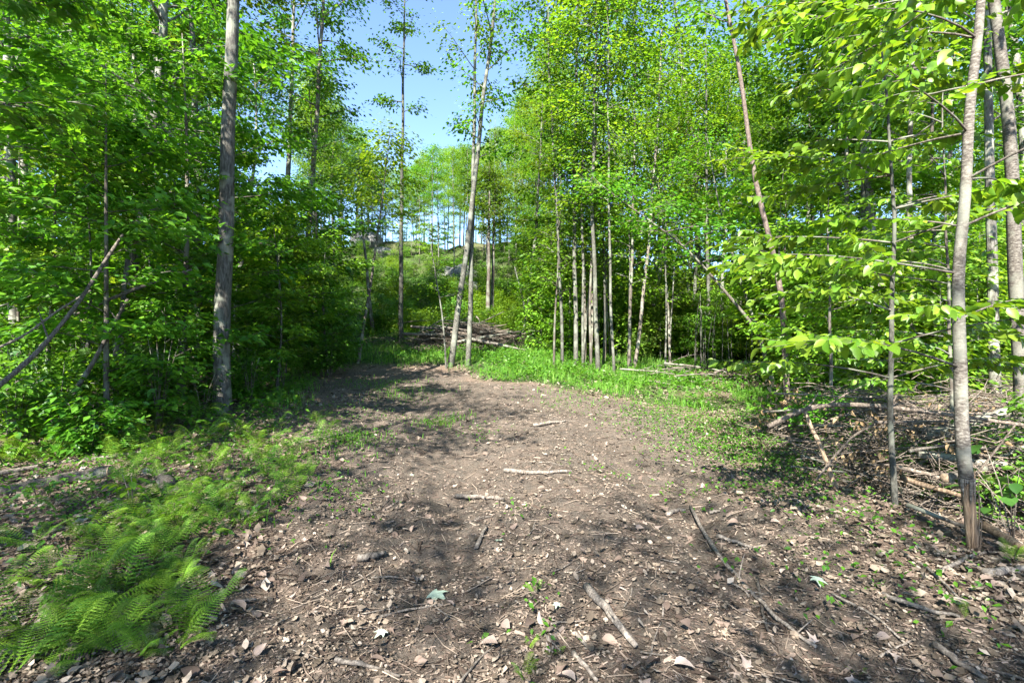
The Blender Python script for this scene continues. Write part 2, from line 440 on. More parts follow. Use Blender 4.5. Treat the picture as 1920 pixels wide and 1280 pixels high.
P_TALL = tree_protos(5, 'grey', 'mid', H=(15, 18), cb=(5.0, 6.5), R=(2.6, 3.4), nb=30, nleaf=6000, r0=(.12, .17), size=.15, jit=.28, twigs=7)
P_TALLB = tree_protos(3, 'pole', 'bright', H=(13, 16), cb=(4.5, 6), R=(2.0, 2.6), nb=30, nleaf=6200, r0=(.07, .1), size=.135, jit=.26, twigs=6, rise=(30, 65))
P_POLE = tree_protos(3, 'dark', 'mid', H=(11, 14), cb=(5.5, 7), R=(1.5, 2.0), nb=22, nleaf=4200, r0=(.06, .08), size=.14, jit=.22, twigs=5, rise=(30, 65))
P_UND = tree_protos(5, 'dark', 'mid', H=(4.5, 6.5), cb=(.7, 1.2), R=(1.5, 2.0), nb=20, nleaf=3200, r0=(.028, .04), size=.13, jit=.16, flat=.3, twigs=6, rise=(5, 35), env='flat')
P_UNDB = tree_protos(4, 'pole', 'bright', H=(4, 6), cb=(.7, 1.3), R=(1.3, 1.8), nb=20, nleaf=2900, r0=(.022, .035), size=.13, jit=.16, flat=.3, twigs=6, rise=(5, 35), env='flat')
P_SHRUB = tree_protos(5, 'dark', 'mid', H=(1.3, 2.2), cb=(.15, .3), R=(.8, 1.1), nb=14, nleaf=1500, r0=(.012, .018), size=.11, jit=.14, flat=.5, twigs=5, rise=(15, 50), env='flat', sides=5)
P_SHRUBB = tree_protos(3, 'dark', 'grass', H=(1.0, 1.8), cb=(.1, .2), R=(.7, 1.0), nb=14, nleaf=1500, r0=(.010, .014), size=.095, jit=.14, flat=.5, twigs=5, rise=(15, 50), env='flat', sides=5)

# skyline: how high (photo row) the woods may reach at a photo column
_sx = [-400, 614, 620, 660, 700, 735, 765, 800, 850, 885, 915, 960, 975, 1400, 2500]
_sy = [-9000, -9000, 60, 170, 240, 320, 265, 225, 275, 255, 215, 150, -9000, -9000, -9000]
def max_top(x, y, R):
    """greatest world height of a crown of radius R at x, y that keeps the gap of sky open"""
    if y < 6: return 1e9
    pxs = 960 + (x + np.linspace(-R, R, 7)) / max(y, 1) * FPX
    row = np.interp(pxs, _sx, _sy).max()
    return EYE + (640 - row) / FPX * y
placed = []
def spread_pts(n, xr, yr, ok, dmin):
    pts = []
    for _ in range(n * 30):
        x, y = U(*xr), U(*yr)
        if not ok(x, y): continue
        if any((x - a) ** 2 + (y - b) ** 2 < dmin ** 2 for a, b in pts): continue
        pts.append((x, y))
        if len(pts) >= n: break
    return pts

# ------------------------------------------------------------------ named trees, trunk by trunk
def hero_tree(name, label, pxs, Y, width_px, H, cb, R, nb, nleaf, bark, leaf, size=.13, group=None, lean_y=0.0, ground=True, tmpl=T_SIMPLE, **kw):
    """pxs: photo points up the trunk (base first); the trunk stands at depth Y and continues above the frame"""
    base = at(pxs[0][0], pxs[0][1], Y)
    if ground: base[2] = hz(base[0], base[1])
    pts = [np.zeros(3)]
    for i, (px, py) in enumerate(pxs[1:]):
        q = at(px, py, Y + lean_y * (i + 1)); pts.append(q - base)
    pts = [p for i, p in enumerate(pts) if i == 0 or p[2] > pts[i - 1][2] + .02]
    if pts[-1][2] < H:
        d = pts[-1] - pts[-2]; d = d / max(d[2], .05); d[:2] = np.clip(d[:2], -.35, .35)
        top = pts[-1].copy(); k = 5
        for s in range(k):
            st = (H - pts[-1][2]) / (k - s)
            d[:2] *= .8
            pts.append(pts[-1] + d * st + np.array([U(-.05, .05), U(-.05, .05), 0]))
    pts[0][2] = -.2
    # resample the trunk so that it bends softly
    pts = np.array(pts); zz = np.linspace(pts[0, 2], pts[-1, 2], 26)
    tr = np.stack([np.interp(zz, pts[:, 2], pts[:, 0]), np.interp(zz, pts[:, 2], pts[:, 1]), zz], -1)
    for _ in range(2): tr[1:-1] = .25 * tr[:-2] + .5 * tr[1:-1] + .25 * tr[2:]
    tr[:, 0] += .012 * np.sin(zz * 2.1 + U(0, 6)); tr[:, 1] += .012 * np.sin(zz * 1.7 + U(0, 6))
    r0 = width_px / 2 / FPX * Y
    wd, P, M, sz = grow(H, cb, R, nb, nleaf, r0, size, trunk=tr, **kw)
    t = thing(name, label, 'tree', base, group)
    add_obj('trunk', wd.mesh('tree_trunk', BARK[bark]), t)
    V, F = leaves_np(P, M, sz, tmpl)
    add_obj('crown', np_mesh('tree_crown', V, F, None, [LEAF[leaf]], smooth=False), t)
    return t, tr, base

Yd = ground_at(415, 775)[1]
hero_tree('grey_barked_tree', 'thick grey ridged trunk with pale lichen standing at the left edge of the track', [(415, 775), (417, 640), (421, 480), (427, 300), (437, 0)], Yd, 30, 17, 10.5, 3.0, 20, 3000, 'grey', 'mid', .14, sides=14)
GN = 'trunks of the woods beside the track'
hero_tree('tree', 'lichen spotted trunk rising behind the thick grey trunk, to its left', [(372, 600), (368, 340), (366, 200), (358, 0)], 13, 17, 16, 7, 3.0, 26, 6500, 'grey', 'bright', .14, GN)
hero_tree('tree', 'pale trunk at the far left edge behind the leaning dead pole', [(28, 610), (22, 400), (16, 180), (10, 0)], 10, 17, 15, 6, 3.0, 24, 6500, 'grey', 'mid', .14, GN)
hero_tree('tree', 'tall dark trunk at the left rim of the sky gap', [(560, 610), (580, 420), (592, 250), (606, 0)], 17, 13, 19, 7, 2.9, 32, 8000, 'dark', 'mid', .14, GN)
hero_tree('tree', 'grey trunk just left of the tall dark trunk by the sky gap', [(530, 600), (536, 420), (545, 220), (552, 0)], 19, 13, 18, 7, 2.6, 28, 7000, 'grey', 'mid', .14, GN)
hero_tree('tree', 'slender straight tree with a sparse top against the open sky', [(752, 634), (752, 420), (755, 250), (757, 60)], 18.5, 9.5, 15.5, 8.6, 1.5, 12, 1900, 'pole', 'mid', .13, twigs=5, rise=(20, 50), jit=.16)
hero_tree('tree', 'slim trunk leaning rightward beside its straight twin at the track end', [(843, 692), (862, 560), (882, 420), (904, 200), (930, 0)], 14.5, 12, 16, 6.0, 1.7, 18, 2600, 'pole', 'mid', .12, 'twin trunks at the track end', rise=(35, 65))
hero_tree('tree', 'straight slim trunk right of its leaning twin at the track end', [(878, 682), (884, 500), (888, 300), (893, 0)], 14.7, 10, 15, 6.5, 1.3, 16, 2000, 'pole', 'bright', .12, 'twin trunks at the track end', rise=(35, 65))
hero_tree('sapling', 'thin bare sapling leaning against the leaning twin trunk', [(838, 697), (828, 580), (815, 500)], 14.2, 4, 4.6, 1.8, .7, 8, 420, 'pole', 'mid', .1)
CL = [  # the clump of slender trunks right of the brush pile
    ([(1056, 682), (1050, 520), (1043, 380), (1030, 150)], 14.3, 11, 'first (leftmost) pale trunk of the slender clump right of the brush pile'),
    ([(1081, 680), (1078, 520), (1076, 350), (1082, 100)], 14.6, 11, 'second pale trunk from the left in the slender clump'),
    ([(1092, 684), (1094, 520), (1090, 380), (1096, 100)], 14.4, 10, 'third trunk from the left in the slender clump, close behind the second'),
    ([(1108, 690), (1106, 560), (1112, 380), (1124, 120)], 14.5, 8, 'thin dark fourth trunk from the left in the slender clump'),
    ([(1121, 704), (1117, 560), (1110, 400), (1116, 120)], 13.7, 11, 'whitish fifth trunk from the left standing foremost in the slender clump'),
    ([(1152, 706), (1146, 600), (1142, 420), (1140, 150)], 13.6, 10, 'sixth trunk from the left in the slender clump, foremost beside the whitish one'),
    ([(1130, 690), (1136, 560), (1128, 400), (1134, 150)], 15.0, 8, 'thin trunk at the back of the slender clump, between the two foremost'),
    ([(1177, 700), (1183, 560), (1187, 400), (1192, 120)], 14.0, 13, 'dark thicker trunk near the right end of the slender clump'),
    ([(1187, 702), (1202, 600), (1214, 480), (1226, 340), (1240, 120)], 14.1, 10, 'dark trunk leaning outward at the right end of the slender clump'),
]
for k, (pp, Y, wpx, lab) in enumerate(CL):
    hero_tree('clump_tree', lab, pp, Y, wpx * U(.5, .82), U(13, 15.5), U(3.0, 4.6), U(1.6, 2.3), 26, 3200, 'dark' if 'dark' in lab else 'pole', 'bright' if k % 3 else 'mid', .125, 'slender clump of trunks right of the brush pile', rise=(25, 60))
for k in range(14):
    px = U(1035, 1270); Y = U(13.8, 17); ln = U(-25, 30); b_ = ground_at(px, 690)
    hero_tree('thin_sapling', 'thin young stem among the slender clump', [(px, 690), (px + ln * .4, 560), (px + ln, 420)], Y, U(3, 5.5), U(4.5, 7.5), U(1.8, 3), U(.7, 1.1), 14, 700, ['pole', 'dark'][k % 2], 'bright', .11, 'thin stems among the slender clump', rise=(20, 55))
# behind the clump
for k, (px, py, Y, wpx, ln, lab) in enumerate([
    (1210, 640, 19, 9, 40, 'pale thin trunk leaning rightward behind the slender clump'), (1240, 645, 20, 8, -14, 'thin pale trunk beside the patch of brown leaf litter'),
    (1285, 650, 19, 11, 12, 'pale trunk in the sunlit thicket right of the slender clump'), (1300, 655, 18, 8, 6, 'thinner trunk touching the pale one in the sunlit thicket'),
    (1330, 660, 17, 8, -4, 'thin upright trunk amid the cut stems of the sunlit thicket'), (1350, 660, 17.5, 8, 8, 'thin trunk at the right of the sunlit thicket'),
    (985, 640, 21, 8, 20, 'pale thin trunk above the right end of the brush pile'), (915, 630, 22, 9, 2, 'dark trunk behind the brush pile, right of the twin trunks'),
    (922, 632, 22.4, 8, 4, 'second dark trunk behind the brush pile, close to the first'), (700, 620, 20, 8, -20, 'dark thin trunk between the hillside and the slender straight tree'),
    (670, 660, 15, 7, 40, 'crooked dark sapling at the left of the track end'), (612, 640, 17, 8, -18, 'dark leaning trunk at the woods edge left of the track end')]):
    hero_tree('background_tree', lab, [(px, py), (px + ln, 430), (px + ln * 1.6, 220)], Y, wpx, U(10, 13) if abs(px - 800) > 150 else 7.0, 4.0, 1.4, 18, 2800, 'dark' if 'dark' in lab else 'pole', 'bright', .12, 'thin trunks behind the clearing', rise=(25, 60))

# right edge
g = ground_at(1476, 752)
hero_tree('tree', 'reddish brown slim trunk bending leftward above the grass at the right of the track', [(1478, 752), (1474, 640), (1467, 560), (1452, 490), (1428, 390), (1400, 240), (1382, 110), (1362, 0)], g[1] - 2.2, 12, 12, 6.2, 1.6, 9, 900, 'brown', 'mid', .13, rise=(20, 50))
hero_tree('leaning_tree', 'thin dark tree leaning far over leftward across the thicket', [(1466, 740), (1420, 620), (1370, 560), (1290, 465), (1200, 400), (1110, 338)], g[1] + .3, 9, 5.0, 3.0, 1.1, 14, 1400, 'dark', 'mid', .11, rise=(10, 40))
hero_tree('leaning_tree', 'thin grey stem leaning leftward close behind the reddish brown trunk', [(1455, 742), (1432, 650), (1400, 560), (1365, 450), (1345, 380)], g[1] + .6, 7, 6.0, 4.0, 1.1, 10, 900, 'pole', 'mid', .11, rise=(10, 40))
hero_tree('birch_tree', 'pale mottled trunk at the right edge behind the debarked tree', [(1918, 740), (1908, 520), (1898, 330), (1880, 120), (1862, -20)], 5.6, 25, 14, 5.5, 2.6, 22, 6000, 'birch', 'mid', .13)
hero_tree('tree', 'dark trunk with pale patches in the shade behind the right saplings', [(1868, 690), (1862, 560), (1858, 420)], 8.0, 19, 13, 5, 2.4, 22, 5000, 'grey', 'mid', .13)
for px, py, Y, wpx, lab in [(1595, 655, 11, 10, 'dark thin trunk in the deep shade left of the pale sapling stem'), (1712, 690, 9.5, 12, 'shaded trunk between the pale sapling and the debarked tree'),
                            (1755, 670, 10.5, 9, 'thin shaded trunk just left of the debarked tree'), (1545, 650, 13, 8, 'thin dark trunk in the shade right of the reddish brown trunk')]:
    hero_tree('tree', lab, [(px, py), (px - 4, 520), (px - 8, 300)], Y, wpx, U(10, 13), 4.5, 2.0, 20, 4500, 'dark', 'mid', .13, 'shaded trunks behind the right saplings')

# ------------------------------------------------------------------ the woods round about
def woods(protos, pts, name, labeler, group, scr=(.85, 1.15)):
    for (x, y) in pts:
        p = protos[int(rng.integers(len(protos)))]; sc = U(*scr)
        top = max_top(x, y, p['R'] * sc * .9) - hz(x, y)
        if top < p['H'] * sc:
            sc = top / p['H']
            if sc < .35: continue
        put_tree(p, x, y, labeler(x, y), name, 'tree' if 'shrub' not in name else 'shrub', group, sc)
A_ = lambda x, y: x / max(y, .1)
MARKS = [(20, 'the pale left edge trunk'), (215, 'the upright dead stem'), (366, 'the lichen spotted trunk'), (415, 'the thick grey trunk'), (592, 'the tall dark trunk'), (752, 'the slender straight tree'), (860, 'the leaning twin trunk'),
         (1056, 'the slender clump'), (1290, 'the sunlit thicket'), (1470, 'the reddish brown trunk'), (1675, 'the pale sapling'), (1810, 'the debarked tree'), (1900, 'the pale mottled trunk')]
def between(x, y):
    px = 960 + A_(x, y) * FPX
    a, n = min(MARKS, key=lambda m: abs(m[0] - px))
    return ('left of ' if px < a else 'right of ') + n
def rank(y): return 'near' if y < 13 else 'middling far' if y < 22 else 'far'
def lab_tall(x, y):
    px = 960 + A_(x, y) * FPX
    if px < 0: return 'tall shade tree beyond the left picture edge'
    return '%s tall tree %s' % (rank(y), between(x, y))
lt = spread_pts(46, (-45, -5), (8.5, 38), lambda x, y: -1.15 < A_(x, y) < -.44 and not (y < 11 and x > -7) and not (y > 11.5 and A_(x, y) > -.56) and not (y > 14 and A_(x, y) > -.64), 2.6)
woods(P_TALL, lt, 'forest_tree', lab_tall, 'tall trees of the surrounding woods')
rt = spread_pts(30, (5, 45), (10, 36), lambda x, y: .5 < A_(x, y) < 1.1, 2.7)
woods(P_TALL + P_TALLB, rt, 'forest_tree', lab_tall, 'tall trees of the surrounding woods')
ct = spread_pts(25, (2, 25), (18, 42), lambda x, y: .06 < A_(x, y) < .55, 2.3)
woods(P_TALLB + P_TALL[:2], ct, 'forest_tree', lab_tall, 'tall trees of the surrounding woods')
ht = spread_pts(66, (-20, 3), (29, 52), lambda x, y: -.42 < A_(x, y) < .1 and not (-.36 < A_(x, y) < -.2 and y < 39), 1.9)
woods(P_TALLB + P_POLE + P_TALLB, ht, 'hill_tree', lab_tall, 'trees on the hill beyond the clearing')
P_SHADE = tree_protos(4, 'grey', 'mid', H=(14.5, 17), cb=(5.5, 6.5), R=(3.2, 3.9), nb=26, nleaf=3500, r0=(.11, .14), size=.17, jit=.34, twigs=6)
# off to the left and behind: the trees whose shade lies on the foreground
sh = [(-6.8, 2.6), (-10.5, 4.6), (-4.6, .4)]
woods(P_SHADE, sh, 'forest_tree', lab_tall, 'tall trees of the surrounding woods', (.66, .74))
sh = [(-10.0, -4.6), (-7.4, -5.2), (-5.0, -4.8), (-2.7, -5.4), (-.4, -5.0), (2.0, -5.6), (-6.1, -7.4), (-1.2, -7.3), (4.2, -7.0)]
woods(P_SHADE, sh, 'forest_tree', lambda x, y: 'tall shade tree standing behind the viewer over the near track', 'tall trees of the surrounding woods', (.60, .68))

def lab_und(x, y):
    px = 960 + A_(x, y) * FPX
    return '%s young tree %s' % (rank(y), between(x, y))
lu = spread_pts(75, (-30, -3.5), (6.2, 28), lambda x, y: -1.2 < A_(x, y) < -.40 and x < -4.9 - .10 * (y - 8), 1.45)
woods(P_UND + P_UNDB[:1], lu, 'young_tree', lab_und, 'young trees of the understory', (.8, 1.2))
ru = spread_pts(50, (4, 32), (9.5, 30), lambda x, y: .52 < A_(x, y) < 1.1, 1.6)
woods(P_UND + P_UNDB, ru, 'young_tree', lab_und, 'young trees of the understory', (.8, 1.2))
cu = spread_pts(44, (1, 20), (19.5, 36), lambda x, y: .03 < A_(x, y) < .55, 1.7)
fl = [(-4.7, 9.6), (-5.3, 11.0), (-5.9, 12.6), (-6.6, 14.4), (-5.0, 13.2)]
woods(P_UNDB, fl, 'young_tree', lab_und, 'young trees of the understory', (.7, .95))
P_BUSH = tree_protos(4, 'pole', 'bright', H=(2.4, 3.4), cb=(.15, .3), R=(1.0, 1.4), nb=20, nleaf=2600, r0=(.014, .02), size=.12, jit=.2, flat=.5, twigs=6, rise=(10, 45), env='flat', sides=5)
P_LOW = tree_protos(4, 'dark', 'mid', H=(1.0, 1.6), cb=(.1, .2), R=(.7, 1.0), nb=16, nleaf=900, r0=(.010, .014), size=.15, jit=.14, flat=.5, twigs=5, rise=(15, 50), env='flat', sides=5)
ll = spread_pts(20, (-9.5, -4.3), (5.4, 9.5), lambda x, y: -1.12 < A_(x, y) < -.76 and x < -4.6 - .1 * max(0, 7 - y), .75)
woods(P_LOW, ll, 'leafy_bush', lambda x, y: 'low broad leaved bush %s' % between(x, y), 'low bushes in the shade at the left', (.4, .75))
bl = spread_pts(46, (1, 18), (16.5, 25), lambda x, y: .05 < A_(x, y) < .62, 1.05)
woods(P_BUSH, bl, 'bushy_sapling', lambda x, y: '%s bushy green sapling %s' % (rank(y), between(x, y)), 'bushy saplings of the understory', (.6, 1.1))
br = spread_pts(40, (5, 20), (8.2, 18), lambda x, y: .58 < A_(x, y) < 1.1, 1.1)
woods(P_BUSH, br, 'bushy_sapling', lambda x, y: '%s bushy green sapling %s' % (rank(y), between(x, y)), 'bushy saplings of the understory', (.6, 1.1))
bh = spread_pts(22, (-12, 2), (20.5, 34), lambda x, y: -.42 < A_(x, y) < .05 and not (-.2 < A_(x, y) < 0 and y < 23), 1.5)
woods(P_BUSH, bh, 'bushy_sapling', lambda x, y: '%s bushy green sapling %s' % (rank(y), between(x, y)), 'bushy saplings of the understory', (.25, .5))
cl = spread_pts(34, (1, 14), (16, 22), lambda x, y: .04 < A_(x, y) < .6, 1.0)
woods(P_UNDB, cl, 'young_tree', lab_und, 'young trees of the understory', (.4, .7))
woods(P_UNDB + P_UND[:2], cu, 'young_tree', lab_und, 'young trees of the understory', (.8, 1.25))
hu = spread_pts(16, (-18, 3), (30, 46), lambda x, y: -.44 < A_(x, y) < .06 and not (-.37 < A_(x, y) < -.22 and y > 34) and not (-.22 < A_(x, y) < .02 and y < 27), 1.5)
woods(P_UND[:2] + P_UNDB, hu, 'young_tree', lab_und, 'young trees of the understory', (.55, .85))

def lab_shr(x, y):
    px = 960 + A_(x, y) * FPX
    return '%s low shrub %s' % (rank(y), between(x, y))
ls = spread_pts(60, (-22, -4), (6.0, 24), lambda x, y: -1.15 < A_(x, y) < -.36 and x < -4.6 - .05 * (y - 8), 1.1)
woods(P_SHRUB, ls, 'shrub', lab_shr, 'shrubs of the forest floor', (.6, 1.1))
hs = spread_pts(80, (-16, 6), (19, 40), lambda x, y: -.42 < A_(x, y) < .14 and not (-.18 < A_(x, y) < .06 and y < 21.5), .95)
woods(P_SHRUB[:2] + P_SHRUBB, hs, 'shrub', lab_shr, 'shrubs of the forest floor', (.4, .85))
rs = spread_pts(46, (1.5, 24), (8.5, 24), lambda x, y: .12 < A_(x, y) < 1.1 and (y > 16 or A_(x, y) > .62), 1.2)
woods(P_SHRUB + P_SHRUBB, rs, 'shrub', lab_shr, 'shrubs of the forest floor', (.5, 1.0))

# ------------------------------------------------------------------ near leafy plants: leaves as objects
def leaf_objects(parent, P, M, sz, tmpl_mesh, name='leaf'):
    for p, m, s in zip(P, M, sz):
        o = bpy.data.objects.new(name, tmpl_mesh); COL.objects.link(o); o.parent = parent
        X = np.eye(4); X[:3, :3] = m * s; X[:3, 3] = p
        o.matrix_basis = Matrix(X.tolist())
def one_leaf(tmpl, leaf, nm):
    return np_mesh(nm, tmpl[0], tmpl[1], None, [LEAF[leaf]], smooth=True)
ML_BEECH, ML_MAPLE, ML_MAPLED = one_leaf(T_OVATE, 'bright', 'beech_leaf'), one_leaf(T_MAPLE, 'mid', 'maple_leaf'), one_leaf(T_MAPLE, 'dark', 'maple_leaf')
ML_BASS = one_leaf(tmpl_ovate(.40, 6, .2, .06), 'dark', 'broad_leaf')

def sprays(p0, az, L, rise, ntw, lsize, per=.04):
    """one horizontal layered branch: wood, and its leaves set alternately along twigs"""
    wb = MB(); ns = 7; pts = [np.array(p0, float)]
    e = rise; a = az
    for s in range(ns):
        e -= rise * 1.1 / ns; a += U(-.12, .12)
        pts.append(pts[-1] + np.array([math.cos(a) * math.cos(e), math.sin(a) * math.cos(e), math.sin(e)]) * L / ns)
    pts = np.array(pts); wb.tube(pts, np.linspace(.0065 * L ** .5 + .002, .0015, ns + 1), 5, cap=False)
    segs = [(pts[3:], a)]
    for k in range(ntw):
        s = U(.22, .95) * ns; ii = min(int(s), ns - 1); q = pts[ii] + (pts[ii + 1] - pts[ii]) * (s - ii)
        a2 = az + (1 if k % 2 else -1) * U(.5, 1.0); tl = L * U(.25, .5) * (1.15 - s / ns * .6)
        tw = [q]
        for j in range(4):
            a2 += U(-.15, .15); tw.append(tw[-1] + np.array([math.cos(a2), math.sin(a2), U(-.3, .22)]) * tl / 4)
        tw = np.array(tw); wb.tube(tw, np.linspace(.0035, .0012, 5), 3, cap=False); segs.append((tw, a2))
    P, A, = [], []
    for tw, a2 in segs:
        ln = np.linalg.norm(np.diff(tw, axis=0), axis=1).sum(); n = max(2, int(ln / per))
        for j in range(n):
            s = (j + .6) / n * (len(tw) - 1); ii = min(int(s), len(tw) - 2); q = tw[ii] + (tw[ii + 1] - tw[ii]) * (s - ii)
            sd = (1 if j % 2 else -1) * U(.5, 1.1) if j < n - 1 else U(-.3, .3)
            P.append(q); A.append(a2 + sd)
    P = np.array(P); A = np.array(A); n = len(P); d = U(-.15, .95, n)
    ax = np.stack([np.cos(A) * np.cos(d), np.sin(A) * np.cos(d), -np.sin(d)], -1)
    up = np.stack([rng.normal(0, .6, n), rng.normal(0, .6, n), np.ones(n)], -1)
    return wb, P, frames(ax, up), lsize * U(.5, 1.25, n)

def near_sapling(label, pxs, Y, wpx, H, levels, lsize, bark, leafmesh, maxobj, group=None, name='beech_sapling', splinter=None):
    base = at(pxs[0][0], pxs[0][1], Y); base[2] = hz(base[0], base[1])
    pts = [at(a, b, Y) - base for a, b in pxs]; pts[0] = np.array([0, 0, -.12])
    d = (pts[-1] - pts[-2]); d /= d[2]
    while pts[-1][2] < H: pts.append(pts[-1] + d * min(1.0, H - pts[-1][2] + .01) + np.array([U(-.04, .04), U(-.04, .04), 0]))
    pts = np.array(pts); zz = np.linspace(pts[0, 2], pts[-1, 2], 40)
    tr = np.stack([np.interp(zz, pts[:, 2], pts[:, 0]), np.interp(zz, pts[:, 2], pts[:, 1]), zz], -1)
    for _ in range(2): tr[1:-1] = .25 * tr[:-2] + .5 * tr[1:-1] + .25 * tr[2:]
    tr[:, 0] += .008 * np.sin(zz * 5 + 1) ; r0 = wpx / 2 / FPX * Y
    rad = r0 * np.clip(1 - .85 * zz / H, .1, 1.2)
    t = thing(name, label, 'sapling', base, group)
    m = MB(); k0 = 0
    if splinter:
        k0 = int(np.argmax(zz > splinter)); b = MB()
        b.tube(tr[:k0 + 2], rad[:k0 + 2] * np.linspace(.72, .95, k0 + 2), 12)
        for j in range(26):
            a = U(0, 6.28); z0 = U(-.1, splinter * .5); z1 = z0 + U(.15, .45); rr = r0 * U(.5, .95)
            q = np.array([math.cos(a) * rr, math.sin(a) * rr, 0])
            b.tube([q + [0, 0, z0], q * 1.1 + [0, 0, (z0 + z1) / 2], q * U(.9, 1.5) + [0, 0, z1]], [.006, .005, .001], 3, cap=False)
        for j in range(30):      # ragged strips of bark hanging over the torn wood
            a = j / 30 * 6.28 + U(-.08, .08); z1 = zz[k0] + .03; z0 = z1 - U(.02, .2) * (1 if rng.random() < .6 else .4); rr = rad[k0] * .99
            q = np.array([math.cos(a) * rr, math.sin(a) * rr, 0]) + [tr[k0, 0], tr[k0, 1], 0]
            m.tube([q + [0, 0, z1], q + [0, 0, (z0 + z1) / 2], q + [U(-.004, .004), U(-.004, .004), z0]], [.008, .007, .001], 4, cap=False)
        add_obj('splintered_base', b.mesh('splintered_base', BARK['splinter']), t)
    m.tube(tr[k0:], rad[k0:], 12); add_obj('stem', m.mesh('stem', BARK[bark]), t)
    allb = []
    for (z, az, L, rise, ntw) in levels:
        p0 = np.array([np.interp(z, tr[:, 2], tr[:, 0]), np.interp(z, tr[:, 2], tr[:, 1]), z])
        allb.append(sprays(p0, az, L, rise, ntw, lsize))
    tot = [(i, j) for i, b in enumerate(allb) for j in range(len(b[1]))]
    vis = []
    for i, j in tot:
        w_ = allb[i][1][j] + base; a, b = proj(w_)
        vis.append(allb[i][3][j] / max(w_[1], .3) if w_[1] > .5 and -20 < a < 1940 and -20 < b < 1300 else 0)
    order = np.argsort(vis)[::-1][:maxobj]; chosen = {tot[i] for i in order if vis[i] > 0}
    rp, rm, rs_ = [], [], []
    for i, (wb, P, M, sz) in enumerate(allb):
        bo = add_obj('branch', wb.mesh('branch', BARK['brown' if bark == 'brown' else 'dark']), t)
        sel = np.array([(i, j) in chosen for j in range(len(P))])
        leaf_objects(bo, P[sel], M[sel], sz[sel], leafmesh)
        rp.append(P[~sel]); rm.append(M[~sel]); rs_.append(sz[~sel])
    P = np.vstack(rp)
    if len(P):
        V, F = leaves_np(P, np.concatenate(rm), np.concatenate(rs_), T_OVATE)
        add_obj('crown', np_mesh('crown', V, F, None, [leafmesh.materials[0]], smooth=True), t, kind='stuff')
    return t
PI = math.pi
g1 = ground_at(1676, 948); g2 = ground_at(1822, 1032)
lv = [(z, a + U(-.35, .35), U(.8, 1.7), U(.1, .5), 8) for z, a in zip(np.repeat(np.linspace(1.2, 5.0, 13), 2), [PI, .1, 2.6, -.5, -2.6, .7, PI + .3, 1.5, -1.2, 3.0, .4, -.2, 2.2] * 2)]
near_sapling('slender pale sapling with layered light green leaves, between the debarked tree and the track', [(1677, 948), (1672, 820), (1668, 700), (1674, 560), (1676, 420), (1672, 300)], g1[1], 11, 5.2, lv, .105, 'pole', ML_BEECH, 300)
lv = [(z, a + U(-.35, .35), U(.8, 1.7), U(.15, .55), 8) for z, a in zip(np.repeat(np.linspace(1.35, 6.2, 15), 2), [PI, 2.5, .2, -2.4, 1.2, PI + .2, -.6, 2.9, .6, -1.4, 3.3, 2.0, -.2, 1.7, PI] * 2)]
near_sapling('young tree with a torn, debarked yellow base at the right side of the track', [(1824, 1034), (1812, 880), (1800, 760), (1797, 640), (1798, 500), (1808, 360), (1822, 180), (1838, 0)], g2[1], 24, 8, lv, .105, 'birch', ML_BEECH, 300, splinter=.38)
# a leafy sapling leaning in from beyond the right edge, farther back
lv = [(z, a + U(-.3, .3), U(.9, 1.5), U(.1, .4), 6) for z, a in zip(np.linspace(1.3, 5.5, 20), [PI, 2.7, -2.7, PI, 2.4] * 4)]
near_sapling('thin leafy sapling behind the debarked tree, its boughs reaching leftward', [(1790, 840), (1780, 600), (1770, 300)], 6.0, 8, 5.6, lv, .11, 'dark', ML_BEECH, 200)
lv = [(z, a + U(-.3, .3), U(.9, 1.6), U(.1, .4), 6) for z, a in zip(np.linspace(1.7, 3.6, 9), [.2, .8, -.8, 1.4, .5, -.3, 1.0, 0, .6])]
near_sapling('thin sapling with yellow green sprays near the reddish brown trunk', [(1560, 770), (1556, 560), (1552, 420)], 7.4, 8, 3.9, lv, .11, 'dark', ML_BEECH, 200)
# left: broad-leaved tree hanging over the ferns
def broad_tree(label, x, y, H, cb, R, nb, nleaf, size, leafmesh, tm, maxobj, bark='dark', r0=.06):
    wd, P, M, sz = grow(H, cb, R, nb, nleaf, r0, size, jit=.14, flat=.25, twigs=7, rise=(0, 30), env='flat', droop=(0, .7))
    base = np.array([x, y, hz(x, y)])
    t = thing('maple_tree', label, 'tree', base, 'maples overhanging from the left')
    add_obj('trunk', wd.mesh('trunk', BARK[bark]), t)
    Wp = P + base; a, b = proj(Wp)
    vis = np.where((Wp[:, 1] > .8) & (a > -20) & (a < 1940) & (b > -20) & (b < 1300), sz / np.maximum(Wp[:, 1], .3), 0)
    order = np.argsort(-vis)[:maxobj]; order = order[vis[order] > 0]
    sel = np.zeros(len(P), bool); sel[order] = True
    V, F = leaves_np(P[~sel], M[~sel], sz[~sel], tm)
    cr = add_obj('crown', np_mesh('crown', V, F, None, [leafmesh.materials[0]], smooth=True), t)
    leaf_objects(cr, P[sel], M[sel], sz[sel], leafmesh)
broad_tree('broad leaved maple hanging into the picture at the upper left corner', -5.6, 4.2, 8.5, 2.6, 2.2, 26, 3600, .16, ML_MAPLE, T_MAPLE, 250)
broad_tree('young maple with layered leaves at the left edge behind the ferns', -7.2, 6.6, 6.5, 1.6, 2.3, 26, 3600, .15, ML_MAPLE, T_MAPLE, 200)
broad_tree('young maple with layered leaves left of the thick grey trunk', -5.9, 8.6, 6.5, 1.2, 1.9, 26, 3200, .14, ML_MAPLE, T_MAPLE, 200)

